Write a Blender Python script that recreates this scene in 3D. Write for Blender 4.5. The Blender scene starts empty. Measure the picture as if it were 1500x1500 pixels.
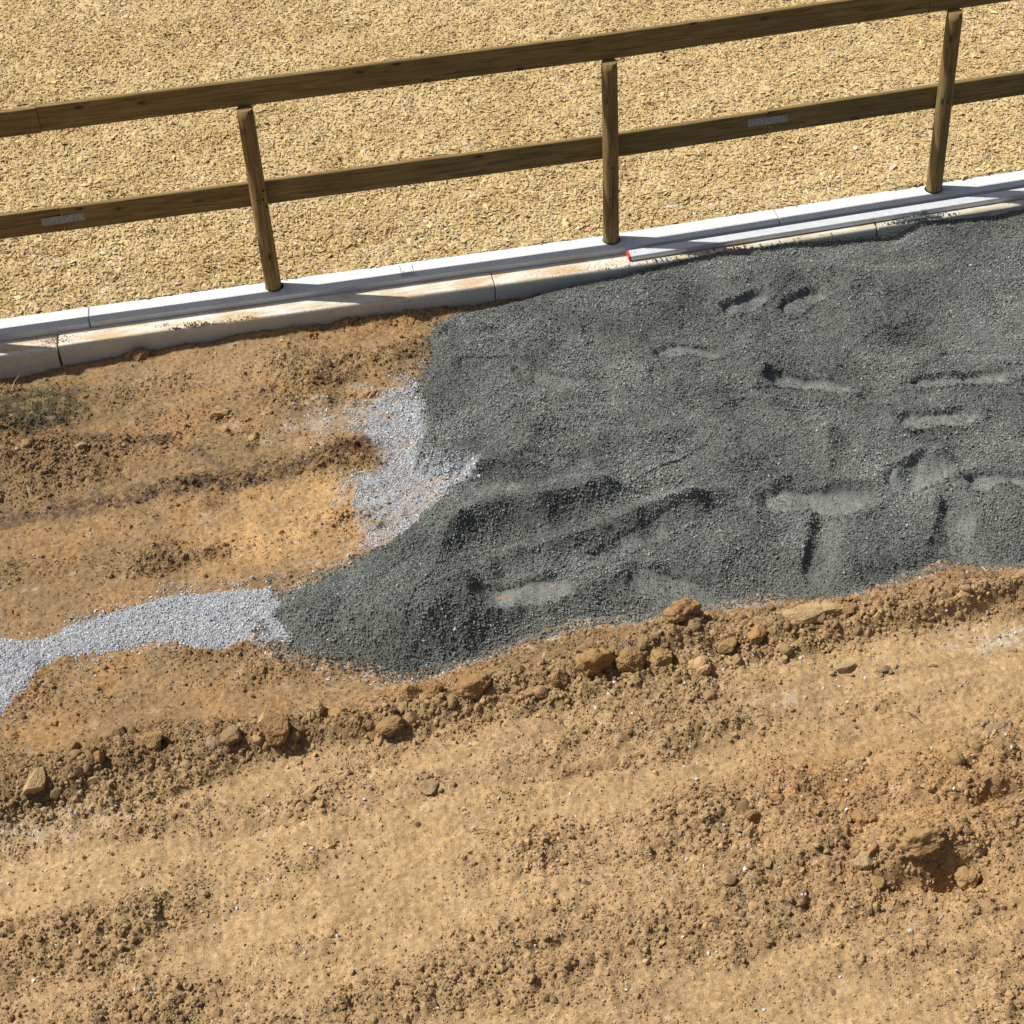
import bpy, bmesh, math, random
import numpy as np
from mathutils import Vector, Matrix, noise as mnoise

random.seed(7)
C = bpy.context.scene.collection
sc = bpy.context.scene

# ------------------------------------------------------------------ camera solved from posts, kerb and rails
FPX = 2501.286
CAM = np.array([-1.83612, -8.50929, 5.42933])
PITCH, ROLL, YAW = 0.713386, -0.0657419, 0.133124
cp, sp = math.cos(PITCH), math.sin(PITCH)
CF = np.array([math.sin(YAW) * cp, math.cos(YAW) * cp, -sp])
r0 = np.array([math.cos(YAW), -math.sin(YAW), 0.0])
u0 = np.cross(r0, CF)
CR = math.cos(ROLL) * r0 + math.sin(ROLL) * u0
CU = -math.sin(ROLL) * r0 + math.cos(ROLL) * u0

def at(px, py, z=0.0):
    """point of the horizontal plane z seen at photo position (px, py)"""
    d = CF * FPX + CR * (px - 750) - CU * (py - 750)
    t = (z - CAM[2]) / d[2]
    return CAM + t * d

def at_y(px, py, y):
    d = CF * FPX + CR * (px - 750) - CU * (py - 750)
    t = (y - CAM[1]) / d[1]
    return CAM + t * d

cam_d = bpy.data.cameras.new('camera')
cam = bpy.data.objects.new('camera', cam_d)
C.objects.link(cam)
cam_d.sensor_fit = 'HORIZONTAL'
cam_d.sensor_width = 36.0
cam_d.lens = FPX / 1500 * 36.0
cam_d.clip_start = 0.05
cam_d.clip_end = 500
M = Matrix(((CR[0], CU[0], -CF[0], CAM[0]), (CR[1], CU[1], -CF[1], CAM[1]), (CR[2], CU[2], -CF[2], CAM[2]), (0, 0, 0, 1)))
cam.matrix_world = M
sc.camera = cam

# the kerb line bends by one degree and rises about 1 % to the right of the middle post
BEND, RISE = 0.0175, 0.0096
def shear(x, y, z):
    m = np.maximum(np.asarray(x, float), 0.0)
    return x, y + BEND * m, z + RISE * m

# ------------------------------------------------------------------ noise
def _h(ix, iy, seed):
    n = (ix.astype(np.int64) * 374761393 + iy.astype(np.int64) * 668265263 + seed * 974634777) & 0xFFFFFFFF
    n = ((n ^ (n >> 13)) * 1274126177) & 0xFFFFFFFF
    n = (n ^ (n >> 16)) & 0xFFFFFFFF
    return n
def perlin(x, y, seed=0):
    xi, yi = np.floor(x), np.floor(y)
    fx, fy = x - xi, y - yi
    xi = xi.astype(np.int64); yi = yi.astype(np.int64)
    u = fx * fx * fx * (fx * (fx * 6 - 15) + 10); v = fy * fy * fy * (fy * (fy * 6 - 15) + 10)
    def g(ix, iy, dx, dy):
        a = _h(ix, iy, seed) / 4294967296.0 * 2 * np.pi
        return np.cos(a) * dx + np.sin(a) * dy
    n00 = g(xi, yi, fx, fy); n10 = g(xi + 1, yi, fx - 1, fy)
    n01 = g(xi, yi + 1, fx, fy - 1); n11 = g(xi + 1, yi + 1, fx - 1, fy - 1)
    return ((n00 * (1 - u) + n10 * u) * (1 - v) + (n01 * (1 - u) + n11 * u) * v) * 1.5
def fbm(x, y, f, octv, seed=0, gain=0.5):
    s = np.zeros_like(x); a = 1.0
    for o in range(octv):
        if f > 20:                                   # turn the fine octaves so that their lattice never shows
            t = .55 + .9 * o + .37 * (seed % 7); ct, st = math.cos(t), math.sin(t)
            s += a * perlin((x * ct - y * st) * f + 17.3 * o, (x * st + y * ct) * f - 9.1 * o, seed + o)
        else:
            s += a * perlin(x * f + 17.3 * o, y * f - 9.1 * o, seed + o)
        a *= gain; f *= 2.03
    return s
def lumps(x, y, f, seed=0):
    """rounded lumps 0..1 (worley)"""
    X, Y = x * f, y * f
    xi, yi = np.floor(X).astype(np.int64), np.floor(Y).astype(np.int64)
    best = np.full(X.shape, 9.0)
    for dx in (-1, 0, 1):
        for dy in (-1, 0, 1):
            cx, cy = xi + dx, yi + dy
            a = _h(cx, cy, seed) / 4294967296.0; b = _h(cx, cy, seed + 77) / 4294967296.0
            r = 0.55 + 0.6 * _h(cx, cy, seed + 191) / 4294967296.0
            d = np.hypot(cx + a - X, cy + b - Y) / r
            best = np.minimum(best, d)
    return np.sqrt(np.clip(1 - best * best, 0, 1))
def sstep(a, b, x):
    t = np.clip((x - a) / (b - a), 0, 1)
    return t * t * (3 - 2 * t)

# ------------------------------------------------------------------ outlines in the plan
def poly(pts, z): return np.array([at(a, b, z)[:2] for a, b in pts])
def sdist(P, x, y):
    """signed distance to a closed outline, positive inside"""
    n = len(P); d2 = np.full(x.shape, 1e9); ins = np.zeros(x.shape, bool)
    for i in range(n):
        a = P[i]; b = P[(i + 1) % n]; e = b - a
        t = np.clip(((x - a[0]) * e[0] + (y - a[1]) * e[1]) / (e @ e + 1e-12), 0, 1)
        d2 = np.minimum(d2, (x - a[0] - t * e[0]) ** 2 + (y - a[1] - t * e[1]) ** 2)
        c = ((a[1] > y) != (b[1] > y)) & (x < (b[0] - a[0]) * (y - a[1]) / (b[1] - a[1] + 1e-12) + a[0])
        ins ^= c
    d = np.sqrt(d2)
    return np.where(ins, d, -d)
def ldist(P, x, y):
    """distance to an open line, signed side (positive on its right), run 0..1"""
    bd = np.full(x.shape, 1e9); sd = np.zeros(x.shape); rn = np.zeros(x.shape)
    n = len(P) - 1
    for i in range(n):
        a = P[i]; b = P[i + 1]; e = b - a; L = math.hypot(*e)
        tt = ((x - a[0]) * e[0] + (y - a[1]) * e[1]) / (L * L)
        t = np.clip(tt, 0, 1)
        d = np.hypot(x - a[0] - t * e[0], y - a[1] - t * e[1])
        s = ((y - a[1]) * e[0] - (x - a[0]) * e[1]) / L
        m = d < bd
        bd = np.where(m, d, bd); sd = np.where(m, -np.sign(s), sd); rn = np.where(m, (i + t) / n, rn)
    return bd, sd, rn

ZE = -0.17          # floor of the dug-out bed
G_OUT = poly([(655, 455), (640, 465), (622, 490), (628, 520), (612, 545), (602, 570), (592, 590), (606, 612), (604, 640), (590, 655), (598, 682),
              (640, 688), (672, 685), (684, 692), (668, 712), (632, 744), (600, 765), (560, 787), (500, 814), (440, 843), (396, 862),
              (372, 880), (364, 900), (376, 924), (398, 948), (440, 965), (500, 970), (545, 978), (580, 988), (640, 982), (700, 966),
              (750, 945), (800, 926), (850, 915), (900, 905), (960, 900), (1020, 895), (1080, 882), (1130, 872), (1180, 880), (1240, 884),
              (1290, 875), (1340, 862), (1365, 845), (1390, 826), (1440, 833), (1500, 838), (1620, 842), (2700, 800), (2700, 130), (1500, 305), (1000, 378), (800, 420)], -0.12)
PALE_A = poly([(-160, 965), (0, 936), (60, 928), (130, 905), (190, 885), (250, 868), (330, 865), (395, 856), (420, 880), (420, 930), (405, 950),
               (350, 946), (290, 950), (250, 938), (200, 936), (150, 955), (100, 962), (60, 976), (45, 1006), (20, 1030), (0, 1042), (-160, 1090)], -0.15)
PALE_B = poly([(600, 562), (560, 575), (535, 600), (540, 640), (560, 662), (555, 685), (530, 695), (520, 725), (527, 760), (545, 790),
               (600, 785), (690, 745), (740, 705), (690, 665), (620, 670), (625, 600)], -0.15)
BERM = poly([(-420, 1290), (-120, 1225), (60, 1163), (200, 1117), (400, 1090), (560, 1062), (700, 1023), (860, 985), (1000, 945), (1200, 925),
             (1350, 900), (1500, 872), (1720, 836), (2300, 740)], 0.02)

KX = [at(px, py, -0.05)[0] for px, py in ((640, 430), (700, 420), (800, 410), (900, 397), (1000, 380), (1060, 370), (1150, 357), (1250, 343), (1310, 333), (1345, 327), (1400, 318), (1450, 310), (1500, 300))]
KZ = [-.165, -.14, -.112, -.092, -.068, -.048, -.062, -.095, -.11, -.04, -.06, -.078, -.058]

FOOT = [  # px, py of both ends, half width (m), depth (m): boot prints pressed into the chippings
    (1062, 462, 1122, 438, .050, .040), (1150, 462, 1204, 430, .052, .036), (962, 520, 1052, 522, .040, .030),
    (752, 548, 845, 572, .050, .020), (1122, 558, 1242, 574, .045, .042), (1338, 566, 1470, 560, .050, .042),
    (1318, 622, 1425, 618, .055, .036), (648, 492, 690, 508, .06, .014), (1266, 474, 1296, 472, .045, .014),
    (1118, 738, 1262, 742, .070, .042), (1305, 718, 1380, 686, .070, .036), (1418, 710, 1545, 722, .065, .040),
    (1208, 770, 1196, 848, .060, .017), (1402, 748, 1388, 812, .070, .018), (696, 892, 830, 864, .052, .026),
    (920, 852, 1030, 866, .050, .024), (868, 828, 1040, 754, .040, .013), (1540, 660, 1600, 640, .055, .04), (1600, 480, 1680, 470, .05, .04),
]
_r = random.Random(21)
for _i in range(16):
    _x, _y, _a = _r.uniform(720, 1480), _r.uniform(440, 700), _r.uniform(-.6, .5)
    FOOT.append((_x - 48 * math.cos(_a), _y + 30 * math.sin(_a), _x + 48 * math.cos(_a), _y - 30 * math.sin(_a), _r.uniform(.04, .055), _r.uniform(.008, .016)))
FOOT_W = []
for a, b, c, d, hw, dep in FOOT:
    p0, p1 = at(a, b, -.11), at(c, d, -.11)
    FOOT_W.append(((p0 + p1)[:2] / 2, np.hypot(*(p1 - p0)[:2]) / 2, math.atan2((p1 - p0)[1], (p1 - p0)[0]), hw * 1.45, dep * 1.12))
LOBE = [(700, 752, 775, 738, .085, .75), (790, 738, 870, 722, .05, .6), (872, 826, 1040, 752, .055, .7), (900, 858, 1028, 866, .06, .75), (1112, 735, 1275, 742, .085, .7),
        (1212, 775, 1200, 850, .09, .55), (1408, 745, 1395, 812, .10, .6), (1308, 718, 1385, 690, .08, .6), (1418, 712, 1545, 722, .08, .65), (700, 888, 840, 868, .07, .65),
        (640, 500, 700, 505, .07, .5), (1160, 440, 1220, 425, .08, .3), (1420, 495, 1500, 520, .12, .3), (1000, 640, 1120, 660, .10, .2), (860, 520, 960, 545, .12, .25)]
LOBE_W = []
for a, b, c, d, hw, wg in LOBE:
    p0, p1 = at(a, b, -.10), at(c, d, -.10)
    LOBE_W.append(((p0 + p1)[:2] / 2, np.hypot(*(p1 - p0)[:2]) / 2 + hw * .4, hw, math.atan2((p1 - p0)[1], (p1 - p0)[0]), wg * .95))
RIDGE = [  # crest line in px, height, width on its left, width on its right (m)
    ([(640, 838), (653, 812), (691, 785), (744, 771), (795, 767), (850, 752), (895, 731), (940, 706)], .135, .28, .085),
    ([(585, 785), (625, 748), (668, 718), (729, 696), (800, 690)], .070, .15, .065),
    ([(662, 850), (684, 878), (690, 910), (664, 962)][::-1], .075, .42, .09),
    ([(690, 840), (720, 834), (789, 820), (895, 786), (1008, 750), (1080, 722)], .060, .09, .060),
    ([(690, 905), (720, 900), (789, 888), (895, 853), (960, 835), (1040, 832)], .050, .07, .20),
    ([(860, 812), (930, 780), (1010, 745), (1075, 715), (1130, 700)], .018, .12, .07),
    ([(1020, 425), (1100, 410), (1200, 405), (1300, 408), (1400, 440)], .030, .14, .07),
    ([(1040, 590), (1100, 592), (1190, 605)], .035, .06, .05),
    ([(1120, 560), (1114, 550), (1130, 546)], .025, .03, .03),
    ([(1215, 620), (1208, 660), (1214, 700)], .035, .06, .035),
    ([(1110, 728), (1160, 704), (1215, 716), (1280, 724)], .040, .05, .035),
    ([(1440, 722), (1500, 745), (1560, 750)], .055, .08, .05),
    ([(1184, 740), (1186, 785), (1166, 850)][::-1], .036, .13, .03),
    ([(1372, 722), (1375, 765), (1360, 815)][::-1], .036, .13, .03),
    ([(1300, 708), (1335, 680), (1400, 672)], .040, .08, .035),
    ([(900, 905), (980, 882), (1060, 870), (1140, 850)], .030, .10, .10),
    ([(1220, 840), (1300, 826), (1420, 785)], .045, .10, .07),
    ([(560, 860), (620, 880), (650, 930)], .02, .2, .2),
    ([(690, 590), (800, 585), (880, 600)], .022, .12, .07), ([(820, 660), (900, 655), (1000, 640)], .022, .14, .08), ([(1290, 545), (1400, 530), (1500, 535)], .02, .1, .05),
]
RIDGE_W = [(poly(p, -.10), h, a, b) for p, h, a, b in RIDGE]

# ------------------------------------------------------------------ height of the dug soil
BUMPS = [  # px, py, plane z, sx, sy (m), height : low heaps, hollows
    (1000, 925, 0, .10, .07, .075), (1195, 905, 0, .22, .06, .03), (1470, 872, 0, .25, .06, .05), (1400, 845, -.1, .20, .07, .05),
    (1400, 1278, 0, .13, .05, -.15), (1318, 1284, 0, .08, .04, -.08), (1350, 1235, 0, .20, .08, .10), (1190, 1240, 0, .13, .08, .07), (1262, 1215, 0, .05, .04, -.05), (1245, 1215, 0, .05, .03, -.04),
    (1465, 1160, 0, .14, .04, -.09), (1460, 1140, 0, .14, .03, .02), (70, 1185, 0, .12, .06, -.05), (20, 600, -.17, .20, .14, .05),
    (145, 515, -.17, .10, .04, .05), (200, 520, -.17, .06, .03, .04), (250, 715, -.17, .14, .04, .03), (470, 560, -.17, .10, .05, .035),
    (530, 660, -.17, .09, .05, -.03), (520, 648, -.17, .10, .04, .03), (375, 658, -.17, .04, .03, -.03), (300, 740, -.17, .05, .03, .03),
    (345, 1030, -.08, .11, .06, .03), (100, 1075, -.05, .10, .05, .03), (790, 1030, 0, .1, .05, .03), (1150, 1100, 0, .2, .03, .012),
    (380, 850, -.17, .10, .03, .03), (330, 606, -.17, .07, .04, .02),
]
BUMPS_W = [(at(a, b, z)[:2], sx, sy, h) for a, b, z, sx, sy, h in BUMPS]
RUTS = [(poly(p, z), h, w) for p, z, h, w in (
    ([(830, 1130), (960, 1112), (1110, 1092), (1250, 1085)], 0, -.022, .035),
    ([(600, 1165), (700, 1145), (860, 1128)], 0, -.018, .03), ([(250, 1250), (400, 1200), (560, 1165)], 0, -.015, .05),
    ([(1090, 1170), (1250, 1150), (1420, 1120)], 0, -.02, .05), ([(880, 1010), (1100, 985), (1330, 960)], 0, .012, .08),
    ([(0, 770), (120, 742), (250, 722), (400, 690), (540, 655)], -.17, .010, .05), ([(240, 800), (290, 880)], -.17, -.012, .06),
    ([(340, 690), (360, 780), (385, 850)], -.17, -.01, .03), ([(40, 820), (180, 800)], -.17, -.012, .05), ([(60, 560), (330, 560), (480, 540)], -.17, -.012, .12),
    ([(300, 1290), (520, 1240), (800, 1200)], 0, -.016, .06), ([(900, 1250), (1120, 1230)], 0, -.02, .05))]

def berm_s(x, y):
    d, s, r = ldist(BERM, x, y)
    return d * s
def rough(x, y, s):
    """how crumbly the soil is, 0 packed .. 1 loose"""
    n = fbm(x, y, 1.9, 3, 41) * .55 + 1.35 * fbm(x * .42, y * 1.5 - x * .06, 1.9, 3, 45)
    q = 0.50 + 0.62 * n - .17 * sstep(-.30, -.62, s)
    q = q + 0.75 * np.exp(-((s + .02) / .13) ** 2)
    for (c, sx, sy, w) in ROUGH_W:
        q = q + w * np.exp(-((x - c[0]) / sx) ** 2 - ((y - c[1]) / sy) ** 2)
    return np.clip(q, 0.03, 1.1)
ROUGH_W = [(at(a, b, z)[:2], sx, sy, w) for a, b, z, sx, sy, w in (
    (410, 775, -.17, .45, .25, -.8), (430, 690, -.17, .3, .12, -.3), (340, 540, -.17, .35, .10, -.4), (560, 500, -.17, .25, .12, -.35),
    (100, 690, -.17, .40, .18, .45), (300, 705, -.17, .40, .07, .4), (500, 650, -.17, .15, .07, .35), (240, 810, -.17, .12, .22, .35), (880, 1050, 0, .45, .12, -.5), (1200, 1010, 0, .45, .09, -.55),
    (300, 1220, 0, .55, .14, -.35), (1040, 1110, 0, .18, .09, -.5), (1330, 1230, 0, .5, .3, .45), (1250, 1120, 0, .5, .16, .3), (560, 1190, 0, .4, .10, .4),
    (350, 1025, -.07, .16, .07, -.45), (80, 1060, -.06, .16, .1, -.3), (1100, 930, 0, .6, .12, .4), (120, 1130, 0, .5, .1, .3), (780, 1250, 0, .6, .16, .15), (45, 610, -.17, .32, .18, .7), (1360, 1245, 0, .32, .16, .9), (1460, 1150, 0, .2, .1, .4), (610, 735, -.17, .25, .12, -.7), (570, 620, -.17, .15, .15, -.6), (560, 500, -.17, .3, .08, -.3))]

def soil_base(x, y):
    s = berm_s(x, y)
    m = np.maximum(x, 0)
    v = y - BEND * m
    left = np.interp(x, [-3.6, -3.2, -2.9, -2.2, -1.2], [-.215, -.195, -.165, -.14, -.155])
    floor = ZE + (left - ZE) * sstep(-.55, -.22, v)
    near = -.02 + 0.016 * fbm(x, y, .9, 2, 5) - .02 * sstep(.2, 1.4, s)
    t = sstep(-.48, -.07, s + .06 * perlin(x * 2.3, y * 2.3, 3))
    z = floor * (1 - t) + near * t
    z = z + .062 * np.exp(-((s + .02) / np.where(s > -.02, .055, .13)) ** 2) * (0.8 + .7 * perlin(x * 3.1, y * 3.1, 8))
    for (c, sx, sy, h) in BUMPS_W:
        z = z + h * np.exp(-((x - c[0]) / sx) ** 2 - ((y - c[1]) / sy) ** 2)
    for (P, h, w) in RUTS:
        d, sg, r = ldist(P, x, y)
        z = z + h * np.exp(-(d / w) ** 2) * (.7 + .6 * perlin(x * 5, y * 5, 15))
    return z, s
def soil(x, y, detail=True):
    z, s = soil_base(x, y)
    far = np.clip(1 - (np.maximum(np.abs(x + .5) - 4.5, 0) + np.maximum(-y - 6.5, 0)) / 3, 0, 1)
    z = z + .018 * fbm(x, y, 2.2, 3, 11)
    if detail:
        q = rough(x, y, s)
        wx = x + .012 * perlin(x * 30, y * 30, 91); wy = y + .012 * perlin(x * 30, y * 30, 92)
        z = z + far * (q * (.022 * fbm(x, y, 9, 3, 21, .6) + .018 * lumps(wx, wy, 17, 31) * sstep(.55, 1.0, q) + .013 * lumps(wx, wy, 36, 33) * sstep(.3, .8, q) + .0115 * lumps(x, y, 66, 35))
                       + .0055 * fbm(x, y, 34, 3, 27, .7) + .0060 * sstep(.75, .25, q) * fbm(x * 2.2, (y - .08 * x) * 17, 1, 2, 29))
    return z

# ------------------------------------------------------------------ height of the chippings
def gravel_d(x, y):
    return sdist(G_OUT, x, y) + .018 * perlin(x * 9, y * 9, 51) + .010 * perlin(x * 27, y * 27, 52)
def gravel(x, y):
    """(height, compaction 0..1, distance inside the outline)"""
    d = gravel_d(x, y)
    z0, s = soil_base(x, y)
    m = np.maximum(x, 0); v = y - BEND * m
    lvl = -.095 + .026 * fbm(x, y, 1.7, 3, 61) + .020 * fbm(x, y, 4.3, 2, 63) + .020 * np.abs(perlin(x * 3.1 + .4 * perlin(x * 4, y * 4, 7), y * 3.6, 64)) * sstep(.05, .4, d) + RISE * m * .6
    kz = np.interp(x, KX, KZ) + .006 * perlin(x * 7, y * 0 + .5, 66) + RISE * m * .3
    lvl = lvl + (kz - lvl) * sstep(-.55, -.235, v)
    c = at(500, 905, -.08)
    lvl = lvl + .085 * np.exp(-((x - c[0]) / .42) ** 2 - ((y - c[1]) / .26) ** 2)
    lvl = lvl - .035 * sstep(.75, .2, -s)
    comp = np.zeros_like(x)
    for (P, h, wl, wr) in RIDGE_W:
        dd, sg, r = ldist(P, x, y)
        w = np.where(sg > 0, wr, wl)
        end = sstep(0, .22, r) * sstep(0, .22, 1 - r)
        z_ = 1.38 * h * np.exp(-(dd / w) ** 1.4) * (.12 + .88 * end)
        lvl = lvl + z_
    lvl = lvl + .0055 * fbm(x, y, 16, 2, 68)
    for (cc, a, th, hw, dep) in FOOT_W:
        dx, dy = x - cc[0], y - cc[1]
        m_ = (np.abs(dx) < .6) & (np.abs(dy) < .6)
        u = dx * math.cos(th) + dy * math.sin(th); w = -dx * math.sin(th) + dy * math.cos(th)
        hw_ = hw * (1 - .22 * np.cos(np.clip(u / a, -1, 1) * 2.4)) 
        rr = (np.abs(u / (a * 1.05)) ** 2.3 + np.abs(w / hw_) ** 2.3) ** (1 / 2.3) + .07 * perlin(x * 22, y * 22, 71)
        press = sstep(1.08, .88, rr)
        lvl = lvl * (1 - press * m_) + press * m_ * (lvl - dep * (.9 - .25 * np.clip(w / hw, -1, 1)))
        lvl = lvl + m_ * dep * .26 * np.exp(-((rr - 1.25) / .15) ** 2) * (1 + .8 * perlin(x * 35, y * 35, 75))
        comp = np.maximum(comp, press * m_ * np.clip(60 * (dep - .0135), 0, .92) * (.8 + .3 * perlin(x * 13, y * 13, 73)))
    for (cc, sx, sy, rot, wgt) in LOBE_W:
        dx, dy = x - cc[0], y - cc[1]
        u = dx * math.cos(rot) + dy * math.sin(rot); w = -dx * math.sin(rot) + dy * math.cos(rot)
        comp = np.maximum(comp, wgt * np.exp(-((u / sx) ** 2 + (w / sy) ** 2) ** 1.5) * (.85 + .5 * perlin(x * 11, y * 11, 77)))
    t = sstep(-.015, .10 + .22 * sstep(-2.0, -2.7, y), d)
    z = (z0 - .02) * (1 - t) + np.maximum(lvl, z0 + .012) * t
    z = np.where(d < -.02, z0 - .03, z)
    return z, np.clip(comp, 0, 1), d

# ------------------------------------------------------------------ soil colours (dry albedo)
TAN = np.array([.415, .280, .143]); ORANGE = np.array([.390, .228, .102]); BROWN = np.array([.222, .142, .074])
DARK = np.array([.105, .070, .043]); DUST = np.array([.41, .345, .265]); RED = np.array([.29, .155, .068]); PALE = np.array([.50, .365, .21])
def mix(a, b, t): return a * (1 - t[:, None]) + b * t[:, None]
def blob(x, y, px, py, z, sx, sy, rot=-.03):
    c = at(px, py, z); dx, dy = x - c[0], y - c[1]
    u = dx * math.cos(rot) + dy * math.sin(rot); w = -dx * math.sin(rot) + dy * math.cos(rot)
    return np.exp(-(u / sx) ** 2 - (w / sy) ** 2)
STREAK = poly([(-60, 775), (100, 745), (230, 716), (330, 705), (420, 688), (560, 655)], -.17)
STREAK2 = poly([(100, 640), (260, 650), (330, 680), (420, 670)], -.17)
def soil_col(x, y):
    sh = x.shape; x = x.ravel(); y = y.ravel()
    s = berm_s(x, y)
    n1 = fbm(x, y, 2.6, 4, 101, .6); n2 = fbm(x, y, 11, 3, 103, .6); n3 = fbm(x, y, 40, 2, 105)
    dug = sstep(.02, -.25, s)
    col = mix(np.tile(TAN, (len(x), 1)), PALE, np.clip(.10 + .9 * n1 + .3 * n2, 0, 1) * .45)
    col = mix(col, ORANGE * .95, np.clip(.55 * blob(x, y, 1420, 1190, 0, .7, .5) + .5 * blob(x, y, 1220, 1130, 0, .45, .16) + .25 * n2 + .3 * n1, 0, .8))
    bed = mix(np.tile(np.array([.305, .205, .105]), (len(x), 1)), ORANGE, np.clip(.2 + 1.1 * n1, 0, .8))
    bed = mix(bed, BROWN, np.clip(.30 + .9 * n2 - .4 * n1, 0, 1) * .75)
    bed = mix(bed, np.array([.555, .345, .158]), np.clip(1.6 * blob(x, y, 420, 775, ZE, .40, .24) + .8 * blob(x, y, 470, 720, ZE, .2, .1) + .35 * n2, 0, 1) * np.clip(.8 + .5 * n1, 0, 1))
    bed = mix(bed, np.array([.375, .26, .14]), np.clip(1.1 * blob(x, y, 330, 545, ZE, .55, .16) + .4 * n2, 0, .9))
    bed = mix(bed, BROWN, np.clip(.9 * blob(x, y, 70, 680, ZE, .45, .22) + .6 * blob(x, y, 240, 830, ZE, .10, .3) + .5 * blob(x, y, 60, 840, ZE, .3, .12) + .35 * n2, 0, .9))
    bed = mix(bed, ORANGE * .95, .75 * blob(x, y, 560, 480, ZE, .35, .10))
    bed = mix(bed, DUST, np.clip(.75 * blob(x, y, 500, 610, ZE, .30, .14) + .4 * blob(x, y, 430, 640, ZE, .25, .1) + .5 * n2 - .15, 0, .8) * blob(x, y, 490, 620, ZE, .5, .22))
    for P, w, k in ((STREAK, .085, .95), (STREAK2, .05, .5)):
        d, sg, r = ldist(P, x, y)
        bed = mix(bed, DARK * 1.15, np.clip((np.exp(-(d / w) ** 2) * (k + 1.5 * n2 + 1.2 * n3 + .6 * n1) - .36) * 2.4, 0, .9))
    wB = np.clip(sstep(-.05, .05, sdist(PALE_B, x, y)) * (1.05 + .9 * n2), 0, .97)
    bed = mix(bed, np.array([.36, .355, .345]), wB)
    bed = mix(bed, np.array([.080, .062, .036]), np.clip(blob(x, y, 38, 604, ZE, .33, .20) * (1.7 + 2.2 * n2 + 1.0 * n1 + .9 * n3), 0, .93))
    bed = mix(bed, RED * .55, np.clip(blob(x, y, 535, 658, ZE, .10, .05) * 1.2 + blob(x, y, 470, 562, ZE, .1, .05) * .7, 0, .8))
    col = mix(col, bed, dug)
    # moist reddish fringe along the chippings and the trench band
    dg = -sdist(G_OUT, x, y); da = -sdist(PALE_A, x, y)
    fr = np.exp(-(np.maximum(dg, 0) / .10) ** 2) * sstep(-.9, -.4, -s * 0 + (y + 2.2) * -1 * .8)
    col = mix(col, RED * 1.15, np.clip(.75 * fr * (.7 + n2) , 0, .8))
    col = mix(col, DUST, np.clip(fr * (.25 + 1.6 * n2 + .6 * n1) * .7, 0, .6))
    col = mix(col, RED, np.clip(.6 * np.exp(-(np.maximum(da, 0) / .05) ** 2) * (.5 + n2), 0, .6))
    ridge = np.exp(-((s + .05) / .12) ** 2)
    col = mix(col, BROWN * 1.15, np.clip(ridge * (.42 + .6 * n2 - .3 * n1 + .35 * sstep(-1.2, -2.6, x)), 0, .75))
    col = mix(col, DUST * 1.1, np.clip(1.0 * blob(x, y, 1490, 930, 0, .30, .07) + .55 * blob(x, y, 80, 1210, 0, .35, .10) + .3 * blob(x, y, 1150, 1030, 0, .4, .06) + .5 * n2 - .25, 0, .7))
    dug_n = sstep(-.3, .05, s); lane = fbm(x * .42, y * 1.5 - x * .06, 1.9, 3, 45); st = fbm(x * 1.6, (y - .08 * x) * 14, 1, 3, 47)
    col = col * (1 + .22 * n3 + .12 * n2 - .15 * lane * dug_n + .10 * st * dug_n)[:, None]
    return np.clip(col, .015, .8).reshape(sh + (3,))

# ------------------------------------------------------------------ materials
def mat(name):
    m = bpy.data.materials.new(name); m.use_nodes = True
    nt = m.node_tree; b = nt.nodes['Principled BSDF']
    b.inputs['Roughness'].default_value = .92
    b.inputs['Specular IOR Level'].default_value = .15
    return m, nt, b
def N(nt, t, **kw):
    n = nt.nodes.new(t)
    for k, v in kw.items(): setattr(n, k, v)
    return n
def mixc(nt, fac, a, b, mode='MIX'):
    n = N(nt, 'ShaderNodeMix', data_type='RGBA', blend_type=mode)
    for sck, v in ((n.inputs[0], fac), (n.inputs[6], a), (n.inputs[7], b)):
        if hasattr(v, 'is_output') or isinstance(v, bpy.types.NodeSocket): nt.links.new(v, sck)
        elif isinstance(v, (int, float)): sck.default_value = v
        else: sck.default_value = (*v, 1) if len(v) == 3 else v
    return n.outputs[2]
def ramp(nt, fac, stops):
    n = N(nt, 'ShaderNodeValToRGB'); nt.links.new(fac, n.inputs[0])
    while len(n.color_ramp.elements) < len(stops): n.color_ramp.elements.new(.5)
    for e, (p, c) in zip(n.color_ramp.elements, stops):
        e.position = p; e.color = (c, c, c, 1) if isinstance(c, (int, float)) else (*c, 1)
    return n.outputs[0]
def tex(nt, coord, scale, detail=3, rough_=.6, kind='ShaderNodeTexNoise'):
    n = N(nt, kind); n.inputs['Scale'].default_value = scale
    if 'Detail' in n.inputs: n.inputs['Detail'].default_value = detail
    if 'Roughness' in n.inputs: n.inputs['Roughness'].default_value = rough_
    if coord is not None: nt.links.new(coord, n.inputs['Vector'])
    return n
def geo_pos(nt): return N(nt, 'ShaderNodeNewGeometry').outputs['Position']
def bump(nt, b, h, strength, dist):
    n = N(nt, 'ShaderNodeBump'); n.inputs['Strength'].default_value = strength; n.inputs['Distance'].default_value = dist
    nt.links.new(h, n.inputs['Height']); nt.links.new(n.outputs[0], b.inputs['Normal'])

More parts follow.
